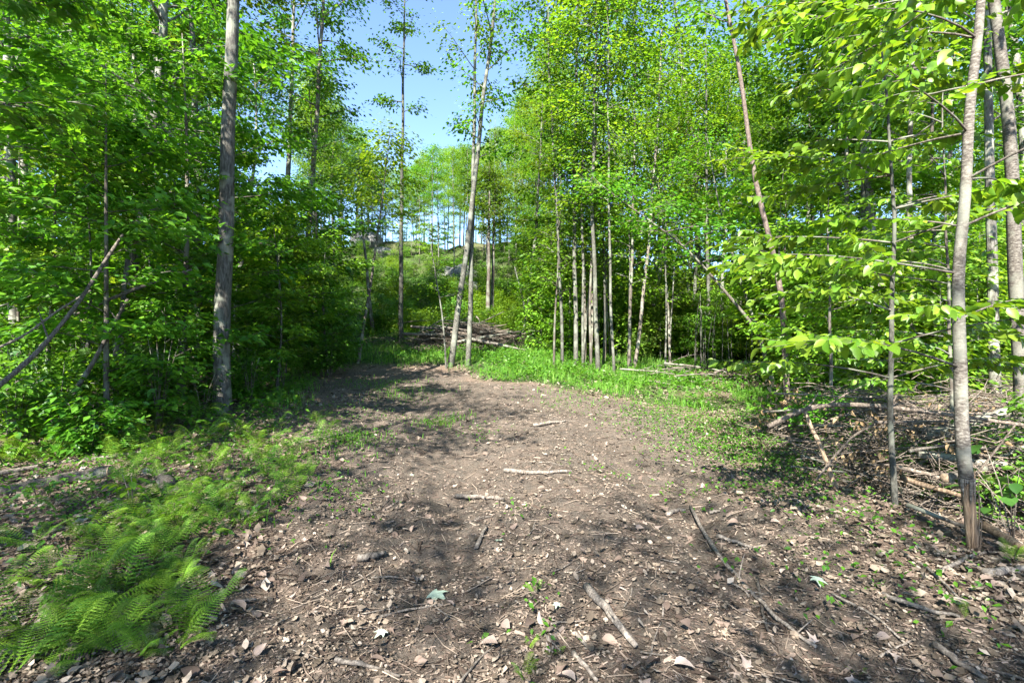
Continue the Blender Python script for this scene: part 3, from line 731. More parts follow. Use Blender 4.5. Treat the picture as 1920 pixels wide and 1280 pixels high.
def leafy_plant(label, px, py, Y, H, n, size, mesh, spread=.35, group=None, name='leafy_plant'):
    b = at(px, py, Y); b[2] = hz(b[0], b[1])
    t = thing(name, label, 'plant', b, group)
    ns = max(2, n // 6); k = 0
    for s in range(ns):
        a = U(0, 6.28); L = H * U(.6, 1); q = np.array([math.cos(a) * spread * U(.3, 1), math.sin(a) * spread * U(.3, 1), L])
        m = MB(); st = np.array([[0, 0, -.03], q * .5 + [0, 0, .12 * H], q]); m.tube(st, [.006, .005, .003], 4)
        so_ = add_obj('stem', m.mesh('stem', BARK['dark']), t)
        c = n // ns; P = q * U(.55, 1, c)[:, None] + rng.normal(0, .08, (c, 3)) * [1, 1, .5] * (H / 1.0 + .3)
        leaf_objects(so_, P, leaf_orient(c, P - q * .5, (0, .6), .3), size * U(.7, 1.2, c), mesh)
    return t
for px, py, Y, H, n, sz, lab in [
    (300, 790, 6.9, 1.5, 60, .20, 'broad leaved shrub with dull green lobed leaves just left of the thick grey trunk'),
    (215, 800, 7.2, 1.3, 42, .18, 'broad leaved shrub under the leaning dead pole'),
    (110, 815, 6.2, 1.1, 42, .17, 'lush broad leaved plant at the left behind the mossy log'),
    (30, 800, 5.6, 1.0, 36, .16, 'lush broad leaved plant at the left picture edge'),
    (150, 760, 7.6, 1.3, 44, .18, 'broad leaved shrub between the leaning dead pole and the upright dead stem'),
    (60, 730, 8.4, 1.4, 44, .18, 'broad leaved shrub in the shade at the foot of the pale left edge trunk'),
    (345, 735, 9.0, 1.5, 50, .19, 'broad leaved shrub half hidden behind the thick grey trunk'),
    (260, 745, 8.6, 1.6, 50, .19, 'broad leaved shrub behind the upright dead stem'),
    (470, 770, 8.6, 1.0, 40, .14, 'leafy shrub at the right foot of the thick grey trunk'),
    (380, 800, 7.6, .8, 30, .13, 'green vine like plant clinging to the foot of the thick grey trunk'),
    (530, 700, 10.5, 1.0, 36, .15, 'drooping leafy shrub at the woods edge right of the thick grey trunk'),
    (1900, 830, 3.9, .8, 24, .12, 'glossy leaved plant beside the slash pile at the right picture edge'),
    (1850, 790, 4.6, .8, 24, .12, 'leafy plant behind the debarked tree'),
    (570, 780, 8.2, .55, 7, .11, 'lone spindly seedling with yellow green leaves beside the track'),
    (250, 1000, 3.9, .35, 12, .09, 'small seedling with flat light leaves among the ferns'),
    (75, 985, 4.2, .3, 10, .11, 'low broad leaf plant among the ferns at the left')]:
    leafy_plant(lab, px, py, Y, H, n, sz, ML_MAPLED if 'broad' in lab or 'vine' in lab else (ML_BASS if 'glossy' in lab else ML_BEECH if 'light' in lab or 'yellow' in lab else ML_MAPLE), .32 if H > .6 else .12, 'leafy plants along the track')

# ------------------------------------------------------------------ ferns
def frond_mesh(L, npin=20, wide=.17, arch=.5, detail=True, leaf='fern', nm='frond'):
    m = MB(); s = np.linspace(0, 1, 9)
    P = np.stack([L * (np.sin(s * 1.25) / 1.25) , 0 * s, L * (arch * np.sin(s * 2.2) * .55)], -1)
    m.tube(P, np.linspace(.004, .001, 9), 3, cap=False)
    for i in range(npin):
        t = .16 + .84 * (i / npin)
        q = np.array([np.interp(t, s, P[:, k]) for k in range(3)])
        ln = wide * L * min((t - .08) / .22, 1) * (1 - t) ** .75 * 1.25 + .004
        for sd in (1, -1):
            d = np.array([.42, sd * 1.0, -.12]); d /= np.linalg.norm(d); w_ = (.017 * L if detail else .02 * L) * (1.15 - .6 * t)
            f = np.array([1, 0, 0])
            if detail:
                n = 7; V = [q]; T = []
                for j in range(1, n + 1):
                    c = q + d * ln * j / (n + .3) - np.array([0, 0, .05 * ln * (j / n) ** 2]); ww = w_ * (1 - .7 * (j - 1) / n) * 1.25
                    o = len(V); pv = q + d * ln * (j - 1) / (n + .3) - np.array([0, 0, .05 * ln * ((j - 1) / n) ** 2])
                    V += [pv, c, pv * .35 + c * .65 + f * ww, pv * .35 + c * .65 - f * ww]
                    T += [(o, o + 2, o + 1), (o, o + 1, o + 3)]
                m.add(V, None, T)
            else:
                e = q + d * ln - np.array([0, 0, .05 * ln])
                m.add([q, q + d * ln * .4 + f * w_, e, q + d * ln * .4 - f * w_], None, [(0, 1, 2), (0, 2, 3)])
    return m.mesh(nm, LEAF[leaf], smooth=False)
FR = [frond_mesh(1.0, int(U(17, 21)), U(.2, .27), U(.25, .8), True, lf) for lf in ('fern', 'fern', 'fern', 'fern', 'grass', 'fern', 'grass', 'fern')]
FRS = [frond_mesh(1.0, 14, U(.22, .28), U(.4, .7), detail=False) for _ in range(3)]
def fern(label, px, py, n, size, group='ferns on the forest floor', protos=FR, loc=None):
    b = ground_at(px, py) if loc is None else np.array(loc)
    t = thing('fern', label, 'fern', b - [0, 0, .01], group)
    a0 = U(0, 6.28)
    for i in range(n):
        o = add_obj('frond', protos[int(rng.integers(len(protos)))], t)
        s = size * U(.55, 1.15); o.scale = (s, s * U(.85, 1.2), s)
        o.rotation_euler = (U(-.4, .4), U(-.7, .12), a0 + i * 6.28 / n + U(-.4, .4))
    return t
FG = 'ferns left of the track'
near_ferns = [(40, 1180, 7, .55), (120, 1230, 6, .5), (20, 1270, 6, .5), (170, 1120, 7, .5), (90, 1090, 6, .42), (230, 1180, 4, .34), (270, 1150, 4, .3), (210, 1060, 7, .42), (290, 1060, 6, .42),
              (150, 1010, 6, .4), (60, 1020, 5, .4), (330, 985, 6, .4), (400, 980, 6, .4), (460, 985, 5, .34), (270, 985, 6, .36), (360, 930, 6, .4), (430, 920, 6, .42), (500, 900, 7, .5), (540, 880, 7, .45), (560, 920, 6, .38), (480, 950, 6, .36),
              (585, 890, 5, .3), (300, 900, 5, .35), (220, 1225, 6, .33), (10, 1110, 5, .4), (110, 960, 5, .36), (470, 850, 6, .4), (540, 840, 5, .36), (400, 860, 6, .45), (330, 850, 6, .5), (250, 840, 7, .55), (170, 850, 7, .55), (90, 860, 7, .5), (30, 850, 6, .5),
              (130, 820, 6, .6), (210, 815, 6, .6), (290, 815, 6, .55), (60, 815, 6, .6), (440, 810, 5, .4), (380, 825, 6, .5)]
for _ in range(66):
    k = U(0, 1) ** .8; near_ferns.append((U(0, 330) * (1 - k) + U(230, 610) * k, 1230 - 370 * k + U(-40, 40), int(U(4, 8)), U(.26, .46)))
for _ in range(30): near_ferns.append((U(0, 600), U(790, 872), int(U(5, 8)), U(.38, .62)))
def fern_label(px, py, i):
    side = 'by the left edge' if px < 150 else 'midway to the track' if px < 330 else 'at the track side'
    if py > 1130: return 'bright fern in the bottom left corner, ' + side
    if py > 1000: return 'bright fern in leaf litter below the broken log, ' + side
    if py > 930: return 'fern level with the short dark log, ' + side
    if py > 870: return 'light green fern level with the broken log, ' + side
    if py > 835: return 'shaded fern just behind the broken log, ' + side
    return 'shaded fern below the broad leaved plants, ' + side
for i, (px, py, n, s) in enumerate(near_ferns): fern(fern_label(px, py, i), px, py, n, s * .95, FG)
for px, py, n, s, lab in [(1004, 1110, 3, .2, 'lone yellow green fern sprig in the middle of the track'), (990, 1215, 3, .2, 'small curled fern sprigs low in the middle of the track'), (1040, 1225, 3, .18, 'ragged fern tuft just right of the curled sprigs in the track'),
                          (985, 1275, 5, .24, 'fern at the bottom edge of the picture in mid track'), (1745, 1095, 2, .22, 'single pale fern sprig in the litter at the right'), (1810, 1160, 5, .26, 'sunlit fern in the lower right litter'),
                          (1610, 1270, 3, .14, 'tiny fern at the bottom edge at the right'), (1690, 970, 2, .25, 'yellow upright fern frond at the foot of the pale sapling'), (1630, 905, 6, .42, 'fern in front of the slash pile left of the pale sapling'),
                          (1600, 880, 6, .4, 'fern at the left rim of the slash pile'), (1770, 930, 5, .38, 'shaded fern under the cut log end'), (1500, 880, 6, .4, 'fern at the grass edge left of the slash pile'), (1530, 850, 6, .45, 'fern where the grass meets the slash pile'),
                          (1470, 1010, 3, .16, 'small green sprig in the litter right of the track'), (1640, 1040, 3, .15, 'tiny pale sprig in the sunlit litter'), (825, 800, 8, .34, 'tuft of fern and grass in the middle of the track'), (660, 830, 8, .36, 'tuft of fern at the left side of the track'),
                          (1900, 1055, 5, .3, 'pale fern at the right edge beside the splintered log')]:
    fern(lab, px, py, n, s * .62, 'ferns along the track')

# ------------------------------------------------------------------ ground cover, grass
def ground_cover():
    # fern-like fronds and weeds through the green strip behind the track
    V, T = [], []; n0 = 0
    base = [np.array([v.co[:] for v in f.vertices]) for f in FRS]
    tri = []
    for f in FRS:
        f.calc_loop_triangles(); tri.append(np.array([t.vertices[:] for t in f.loop_triangles]))
    cnt = 0
    for _ in range(30000):
        y = 8 + 36 * rng.random() ** 1.25; x = U(-.5, .62) * y
        if rng.random() > green_mask(x, y) * 1.1 - .05: continue
        k = int(rng.integers(3)); s = U(.22, .5) * (1 + .5 * sst(18, 28, y)); a = U(0, 6.28); e = U(-.7, .1)
        M = np.array(Matrix.Rotation(a, 3, 'Z') @ Matrix.Rotation(e, 3, 'Y')) * s
        v = base[k] @ M.T + [x, y, hz(x, y) - .02]
        V.append(v); T.append(tri[k] + n0); n0 += len(v); cnt += 1
        if cnt > 6800: break
    o = add_obj('undergrowth', np_mesh('undergrowth', np.vstack(V), np.vstack(T), None, [LEAF['grass']], smooth=False), kind='stuff')
    o['label'] = 'low ferns and weeds carpeting the strip behind the track'
ground_cover()
def tall_weeds():
    n = 1500; y = U(19.6, 26, n); x = U(-.30, .08, n) * y
    k = rng.random(n) < sst(.3, .5, fbm(x * .6 + 4, y * .6, 3)); x, y = x[k], y[k]; rep = 26
    H = U(.35, .95, len(x)); x2 = np.repeat(x, rep); y2 = np.repeat(y, rep); t = rng.random(len(x2)) ** .7; H2 = np.repeat(H, rep); n = len(x2)
    P = np.stack([x2 + rng.normal(0, .1, n), y2 + rng.normal(0, .1, n), height(x2, y2) + H2 * t], -1)
    V, F = leaves_np(P, leaf_orient(n, rng.normal(0, 1, (n, 3)), (-.3, .6)), U(.07, .13, n), T_SIMPLE)
    o = add_obj('tall_weeds', np_mesh('tall_weeds', V, F, None, [LEAF['bright']], smooth=False), kind='stuff')
    o['label'] = 'sunlit light green weeds on the slope behind the brush pile'
tall_weeds()
def grass():
    n = 90000
    y = 6.5 + 20 * rng.random(n) ** 1.25; x = U(-.5, .7, n) * y
    keep = rng.random(n) < np.clip(green_mask(x, y) * sst(.38, .62, fbm(x * .9 + 3, y * .9, 3)) , 0, 1)
    x, y = x[keep], y[keep]
    # straggling tufts on the track
    tx, ty = [], []
    for px, py, c, r in [(825, 795, 160, .35), (660, 830, 220, .3), (760, 745, 160, .5), (700, 720, 120, .5), (1060, 735, 120, .5), (1150, 745, 160, .6),  (560, 860, 160, .5), (440, 950, 90, .6), (1420, 850, 60, .5)]:
        g_ = ground_at(px, py); tx.append(rng.normal(g_[0], r, c)); ty.append(rng.normal(g_[1], r, c))
    n0 = len(x)
    x = np.concatenate([x] + tx); y = np.concatenate([y] + ty); n = len(x)
    z = height(x, y); a = U(0, 6.28, n); L = U(.10, .32, n) * (.7 + .6 * fbm(x, y, 2)) * np.where(np.arange(n) < n0, 1, .42); b = U(.1, .7, n); w_ = U(.004, .009, n)
    d = np.stack([np.cos(a), np.sin(a), 0 * a], -1); s = np.stack([-np.sin(a), np.cos(a), 0 * a], -1); P = np.stack([x, y, z - .01], -1)
    up = np.array([0, 0, 1.])
    m1 = P + d * (L * b * .35)[:, None] + up * (L * .6)[:, None]; e = P + d * (L * b)[:, None] + up * (L * (1 - .3 * b))[:, None]
    V = np.stack([P - s * w_[:, None], P + s * w_[:, None], m1 + s * (w_ * .8)[:, None], m1 - s * (w_ * .8)[:, None], e], 1).reshape(-1, 3)
    i = np.arange(n)[:, None] * 5
    o = add_obj('grass', np_mesh('grass', V, np.hstack([i + 3, i + 2, i + 4]), np.hstack([i, i + 1, i + 2, i + 3]), [LEAF['grass']], smooth=False), kind='stuff')
    o['label'] = 'fresh green grass blades behind and beside the track'
grass()
def low_weeds():
    n = 40000
    y = 5 + 25 * rng.random(n) ** 1.2; x = U(-.95, .95, n) * y
    pm = path_mask(x, y); g_ = np.maximum(green_mask(x, y), .5 * sst(4.6, 6, -x) + .5 * sst(4.5, 6, x))
    keep = rng.random(n) < g_ * (1 - pm) * sst(.40, .6, fbm(x * .7 + 13, y * .7, 3))
    x, y = x[keep], y[keep]; rep = 5
    x = np.repeat(x, rep) + rng.normal(0, .07, len(x) * rep); y = np.repeat(y, rep) + rng.normal(0, .07, len(y) * rep)
    up = U(.03, .3, len(x)); sz = U(.05, .11, len(x))
    for px, py, c, rad in [(1370, 850, 1500, .5), (1290, 795, 1600, .6), (1430, 830, 1600, .6), (1400, 790, 1500, .7), (1200, 770, 600, .5), (1500, 880, 500, .5), (1450, 920, 300, .4), (1560, 960, 200, .4), (1650, 1000, 120, .35), (700, 725, 500, .5), (760, 745, 300, .4), (825, 795, 260, .25), (660, 830, 300, .25), (600, 780, 500, .6), (540, 820, 600, .6), (480, 870, 500, .5), (100, 850, 900, .6), (250, 845, 900, .6), (380, 840, 700, .5), (170, 900, 500, .5), (50, 950, 400, .5), (420, 930, 500, .5), (330, 960, 400, .5), (250, 1010, 300, .4), (1290, 935, 60, .2), (1000, 1200, 26, .12), (1010, 1120, 12, .08), (985, 960, 22, .2), (1130, 890, 60, .2), (900, 820, 120, .3), (1060, 760, 250, .4), (620, 930, 150, .3), (1500, 1090, 60, .25), (1760, 1150, 60, .25), (1700, 1090, 80, .3)]:
        g2_ = ground_at(px, py); x = np.append(x, rng.normal(g2_[0], rad, c)); y = np.append(y, np.maximum(rng.normal(g2_[1], rad, c), 2.2)); up = np.append(up, U(.015, .13, c)); sz = np.append(sz, U(.02, .055, c))
    n = len(x); P = np.stack([x, y, height(x, y) + up], -1)
    V, F = leaves_np(P, leaf_orient(n, rng.normal(0, 1, (n, 3)), (0, .6)), sz, T_SIMPLE)
    o = add_obj('weeds', np_mesh('weeds', V, F, None, [LEAF['mid']], smooth=False), kind='stuff')
    o['label'] = 'small leafy weeds covering the forest floor'
low_weeds()

# ------------------------------------------------------------------ litter, chips, twigs, clods
def scatter(n, y0, y1, power=1.0, xa=1.4):
    n = int(n * xa / 1.12)
    r = rng.random(n); d = y0 * (y1 / y0) ** r          # even over the picture rather than over the ground
    x = U(-xa, xa, n) * d
    return x, d
def leaf_litter():
    x, y = scatter(105000, 1.7, 15)
    pm = path_mask(x, y)
    keep = rng.random(len(x)) < np.clip(1.05 - .38 * pm, 0, 1) * (.35 + .65 * sst(.35, .55, fbm(x * 1.6 + 7, y * 1.6, 3))) * (1 - .75 * np.clip(rut(x, y), 0, 1))
    x, y = x[keep], y[keep]; n = len(x)
    sz = np.where(rng.random(n) < .07, U(.045, .085, n), U(.012, .036, n)) * np.where(path_mask(x, y) > .5, .65, 1) * (1 + .06 * y)
    a = U(0, 6.28, n); d = rng.normal(0, .3, n)
    ax = np.stack([np.cos(a) * np.cos(d), np.sin(a) * np.cos(d), np.sin(d)], -1); up = np.stack([rng.normal(0, .45, n), rng.normal(0, .45, n), np.ones(n)], -1)
    V, F = leaves_np(np.stack([x, y, height(x, y) + .008 + .02 * rng.random(n)], -1), frames(ax, up), sz, T_LITTER)
    o = add_obj('leaf_litter', np_mesh('leaf_litter', V, F, None, [LITTER], smooth=False), kind='stuff')
    o['label'] = 'dry brown fallen leaves strewn over the forest floor'
leaf_litter()
def whole_leaves():
    x, y = scatter(2600, 1.8, 11); k = rng.random(len(x)) < 1.05 - .75 * path_mask(x, y); x, y = x[k], y[k]; n = len(x)
    a = U(0, 6.28, n); d = rng.normal(0, .35, n)
    M = frames(np.stack([np.cos(a) * np.cos(d), np.sin(a) * np.cos(d), np.sin(d)], -1), np.stack([rng.normal(0, .5, n), rng.normal(0, .5, n), np.where(rng.random(n) < .3, -1, 1)], -1))
    P = np.stack([x, y, height(x, y) + U(.012, .03, n)], -1); h = n // 2
    tm = tmpl_maple(broad=.6); tm[0][:, 2] += .45 * np.abs(tm[0][:, 1]) - .25 * tm[0][:, 0] ** 2; tm[0][:, 1] *= .8
    V1, F1 = leaves_np(P[:h], M[:h], U(.04, .085, h), tm); V2, F2 = leaves_np(P[h:], M[h:], U(.05, .10, n - h), tmpl_ovate(.3, 5, .3, .22))
    o = add_obj('fallen_leaves', np_mesh('fallen_leaves', np.vstack([V1, V2]), np.vstack([F1, F2 + len(V1)]), None, [LITTER], smooth=True), kind='stuff')
    o['label'] = 'curled whole brown leaves lying on the forest floor'
whole_leaves()
def chips():
    x, y = scatter(90000, 1.7, 14); n = len(x)
    L = U(.007, .03, n) * np.where(rng.random(n) < .05, 2.6, 1) * (1 + .06 * y); w_ = L * U(.08, .3, n); h = w_ * U(.3, .8, n)
    a = U(0, 6.28, n); d = rng.normal(0, .2, n)
    M = frames(np.stack([np.cos(a) * np.cos(d), np.sin(a) * np.cos(d), np.sin(d)], -1), np.stack([rng.normal(0, .4, n), rng.normal(0, .4, n), np.ones(n)], -1))
    T0 = np.array([[-.5, -.5, 0], [-.5, .5, 0], [.5, .4, 0], [.5, -.4, 0], [-.4, 0, 1], [.45, 0, .9]], float)
    V = T0[None] * np.stack([L, w_, h], -1)[:, None]
    V = np.einsum('nij,nkj->nki', M, V) + np.stack([x, y, height(x, y) + .003], -1)[:, None]
    T = np.array([[0, 3, 5], [0, 5, 4], [1, 4, 5], [1, 5, 2], [0, 4, 1], [3, 2, 5]])
    F = T[None] + (np.arange(n) * 6)[:, None, None]
    o = add_obj('wood_debris', np_mesh('wood_debris', V.reshape(-1, 3), F.reshape(-1, 3), None, [CHIP], smooth=False), kind='stuff')
    o['label'] = 'wood chips and bark crumbs scattered over the track'
chips()
def twig_litter():
    m = MB(); x, y = scatter(4600, 1.8, 14)
    for a, b in zip(x, y):
        L = U(.04, .18) * (1 + .1 * b) * (2 if rng.random() < .07 else 1); t = U(0, 6.28); d = np.array([math.cos(t), math.sin(t), 0]); s = np.array([-d[1], d[0], 0])
        p = np.array([a, b, 0]); q = [p - d * L / 2, p + s * U(-.08, .08) * L, p + d * L / 2]
        q = [np.array([v[0], v[1], hz(v[0], v[1]) + U(.004, .02)]) for v in q]
        r = U(.0012, .0034) * (1 + .07 * b); m.tube(q, [r, r, r * .5], 3, cap=False)
    o = add_obj('twig_debris', m.mesh('twig_debris', CHIP), kind='stuff')
    o['label'] = 'fine broken twigs lying over track and litter'
twig_litter()

# ------------------------------------------------------------------ sticks and logs, one by one
def stick(name, label, pts, r0, r1, bark='stick', group=None, cat='stick', sides=8, wob=.35, stubs=0, cut=False):
    P = np.array(pts, float); base = P[0].copy(); L = np.linalg.norm(P[-1] - P[0])
    s = np.linspace(0, 1, max(8, len(P) * 3)); k = np.linspace(0, 1, len(P))
    Q = np.stack([np.interp(s, k, P[:, i]) for i in range(3)], -1)
    for _ in range(2): Q[1:-1] = .25 * Q[:-2] + .5 * Q[1:-1] + .25 * Q[2:]
    R = np.linspace(r0, r1, len(s)) * (1 + rng.normal(0, .06, len(s)))
    Q[1:-1] += rng.normal(0, 1, (len(s) - 2, 3)) * wob * r0 * .6
    m = MB(); m.tube(Q - base, R, sides, cap=True)
    for j in range(stubs):
        i = int(rng.integers(2, len(s) - 2)); d = rng.normal(0, 1, 3); d[2] = abs(d[2]) * .6; d /= np.linalg.norm(d); ln = U(.1, .35) * min(L, 1.5)
        e = (Q[i + 1] - Q[i]); e /= np.linalg.norm(e); d = d * .7 + e * .6
        m.tube([Q[i] - base, Q[i] - base + d * ln * .5, Q[i] - base + d * ln + [0, 0, U(-.03, .03)]], [R[i] * .5, R[i] * .35, R[i] * .12], 5, cap=False)
    me = m.mesh('stick', BARK[bark])
    if cut:
        t = thing(name, label, cat, base, group); add_obj('bark', me, t)
        c = MB(); d = (Q[0] - Q[1]); d /= np.linalg.norm(d); c.tube([Q[0] - base, Q[0] - base + d * .006], [r0 * .97, r0 * .93], 14); add_obj('cut_face', c.mesh('cut_face', BARK['cut']), t)
        return t
    return tag(add_obj(name, me, loc=base), label, cat, group)
def on_ground(pix, lift=.01):
    out = []
    for px, py in pix:
        g_ = ground_at(px, py); out.append(g_ + [0, 0, lift])
    return out
ST = [  # photo points along the stick, thickness px, label
    ([(1100, 1108), (1150, 1165), (1192, 1222)], 17, 'thick pale grey stick lying lengthwise in the middle of the near track', 2),
    ([(1078, 1192), (1100, 1218)], 9, 'short stub of stick left of the thick pale stick', 0),
    ([(1075, 1232), (1100, 1262), (1120, 1285)], 12, 'stick running out of the bottom edge below the thick pale stick', 0),
    ([(628, 1243), (690, 1258), (750, 1275)], 10, 'thin grey stick at the bottom edge left of mid track', 0),
    ([(670, 1052), (698, 1052), (722, 1044)], 14, 'curled slab of brown bark on the left rut', 0),
    ([(1295, 955), (1330, 1020), (1365, 1070), (1420, 1130), (1470, 1180), (1530, 1220)], 9, 'long thin branch snaking down the right side of the track', 3),
    ([(1345, 1010), (1410, 1032)], 9, 'short thick stick beside the long snaking branch', 0),
    ([(1420, 1090), (1430, 1160), (1450, 1210)], 7, 'thin twig joined to the long snaking branch near the bottom', 1),
    ([(1330, 965), (1350, 962)], 7, 'small split of wood right of the track', 0),
    ([(945, 886), (1010, 890), (1072, 889)], 9, 'straight stick lying across the middle of the track', 1),
    ([(855, 935), (900, 938), (945, 941)], 9, 'dark stick lying across the track nearer than the straight one', 1),
    ([(893, 1035), (902, 1010), (912, 995)], 9, 'short crooked stick in the left rut', 1),
    ([(1655, 1120), (1720, 1145), (1800, 1165)], 10, 'grey stick in the lower right litter', 0),
    ([(1750, 1215), (1800, 1250), (1850, 1285)], 15, 'weathered grey stick at the lower right corner', 0),
    ([(1790, 1245), (1870, 1265), (1930, 1285)], 7, 'thin pale stick beside the weathered one in the lower right corner', 0),
    ([(1650, 1240), (1710, 1205)], 5, 'thin twig crossing the lower right litter', 0),
    ([(1850, 1085), (1885, 1082), (1925, 1075)], 18, 'dark mossy branch butt at the right edge of the litter', 0),
    ([(1760, 1080), (1800, 1058), (1840, 1040), (1880, 1042), (1915, 1055)], 8, 'crooked dark branch arching beneath the debarked tree', 2),
    ([(1690, 1040), (1750, 1080), (1800, 1130)], 7, 'long thin stick pointing down the right litter', 0),
    ([(1560, 1120), (1640, 1160), (1700, 1215)], 6, 'thin stick between the snaking branch and the weathered stick', 0),
    ([(1250, 970), (1270, 960), (1285, 962)], 9, 'root like stub at the head of the snaking branch', 1),
    ([(450, 1135), (480, 1130)], 8, 'small wood splinter left of the track', 0),
    ([(375, 1190), (388, 1165), (400, 1150)], 6, 'upright twig in the left litter', 0),
    ([(80, 1262), (130, 1258), (180, 1262)], 10, 'grey branch piece beneath the ferns in the bottom left corner', 0),
    ([(860, 1290), (900, 1240), (925, 1220)], 5, 'thin twig near the bottom in mid track', 1),
    ([(700, 1165), (760, 1150), (830, 1140)], 5, 'thin twig lying across the left rut', 0),
    ([(560, 835), (620, 822), (680, 808)], 6, 'thin twig at the left side of the sunny patch', 1),
    ([(1000, 800), (1060, 792)], 6, 'pale twig on the sunny far track', 0),
]
for pix, th, lab, sb in ST:
    P = on_ground(pix, .012); d = np.mean([p[1] for p in P]); r = th / 2 / FPX * d
    stick('stick', lab, [p + [0, 0, r * .6] for p in P], r, r * .55, 'stick', 'sticks lying on the forest floor', stubs=sb)
# random unlisted sticks, many alike
for k in range(44):
    px, py = U(560, 1500), U(770, 1240)
    g_ = ground_at(px, py); L = U(.12, .34); a = U(0, 6.28) if rng.random() < .4 else U(-.4, .4); d = np.array([math.cos(a), math.sin(a), 0]) * L / 2
    P = [np.array([*(g_ - d)[:2], hz(*(g_ - d)[:2]) + .012]), g_ + [U(-.02, .02), U(-.02, .02), .012], np.array([*(g_ + d)[:2], hz(*(g_ + d)[:2]) + .012])]
    w_ = ('on the near shaded track' if py > 1000 else 'on the middle of the track' if py > 860 else 'on the far track')
    stick('stick', 'short broken stick ' + w_ + (', left half' if px < 960 else ', right half'), P, U(.004, .008), .003, 'stick', 'short broken sticks on the track', sides=5)
# logs at the left
def log(label, pix, th, bark='grey', cut=False, lift=.0, stubs=0, Ys=None):
    P = [at(px, py, Y) for (px, py), Y in zip(pix, Ys)] if Ys else on_ground(pix, lift)
    d = np.mean([p[1] for p in P]); r = th / 2 / FPX * d
    stick('log', label, [p + [0, 0, r * .55] for p in P], r, r * .8, bark, 'fallen logs', 'log', 12, .12, stubs, cut)
log('broken grey log lying at the left in front of the ferns', [(205, 893), (120, 905), (60, 918), (-60, 945)], 26, 'dark', True)
log('mossy bark covered log at the left edge under the broad leaved plants', [(165, 800), (80, 798), (-40, 795)], 22, 'dark')
log('short dark log piece among the ferns', [(326, 940), (312, 918), (300, 895)], 28, 'dark', True)
log('thin fallen pole left of the thick grey trunk', [(320, 765), (260, 760), (215, 756)], 9, 'brown')
log('pale fallen pole right of the thick grey trunk', [(436, 752), (470, 750), (492, 760)], 10, 'cut')
log('long slim stick lying above the broken log', [(-10, 893), (90, 875), (190, 862), (290, 845)], 8, 'stick')
def pole(label, pix, Ys, th0, th1, bark='stick', group='leaning dead poles', stubs=1):
    P = [at(px, py, Y) for (px, py), Y in zip(pix, Ys)]
    stick('dead_pole', label, P, th0 / 2 / FPX * Ys[0], th1 / 2 / FPX * Ys[-1], bark, group, 'dead branch', 9, .12, stubs)
pole('long dead pole leaning up rightward at the left edge', [(-30, 745), (60, 672), (130, 592), (190, 500), (230, 440)], [4.9, 5.2, 5.5, 5.9, 6.2], 10, 5)
pole('thin forked dead branch rising beside the leaning dead pole', [(-20, 660), (50, 628), (110, 580), (170, 545)], [5.2, 5.4, 5.7, 6.0], 5, 3)
pole('dark dead branch leaning between the broad leaved shrubs', [(130, 745), (170, 690), (200, 630), (240, 560)], [6.2, 6.3, 6.4, 6.6], 9, 5, 'dark')
pole('pale dead branch lying in the shaded shrubs', [(75, 562), (140, 580), (205, 600)], [8, 8, 8], 8, 5)
pole('dark slanting branch crossing behind the leaning dead pole', [(140, 590), (220, 555), (300, 525), (360, 505)], [7.0, 7.2, 7.4, 7.6], 7, 4, 'dark')
pole('thin upright dead stem left of the thick grey trunk', [(208, 775), (215, 680), (228, 590), (240, 480)], [7.4, 7.4, 7.4, 7.4], 12, 7, 'grey')

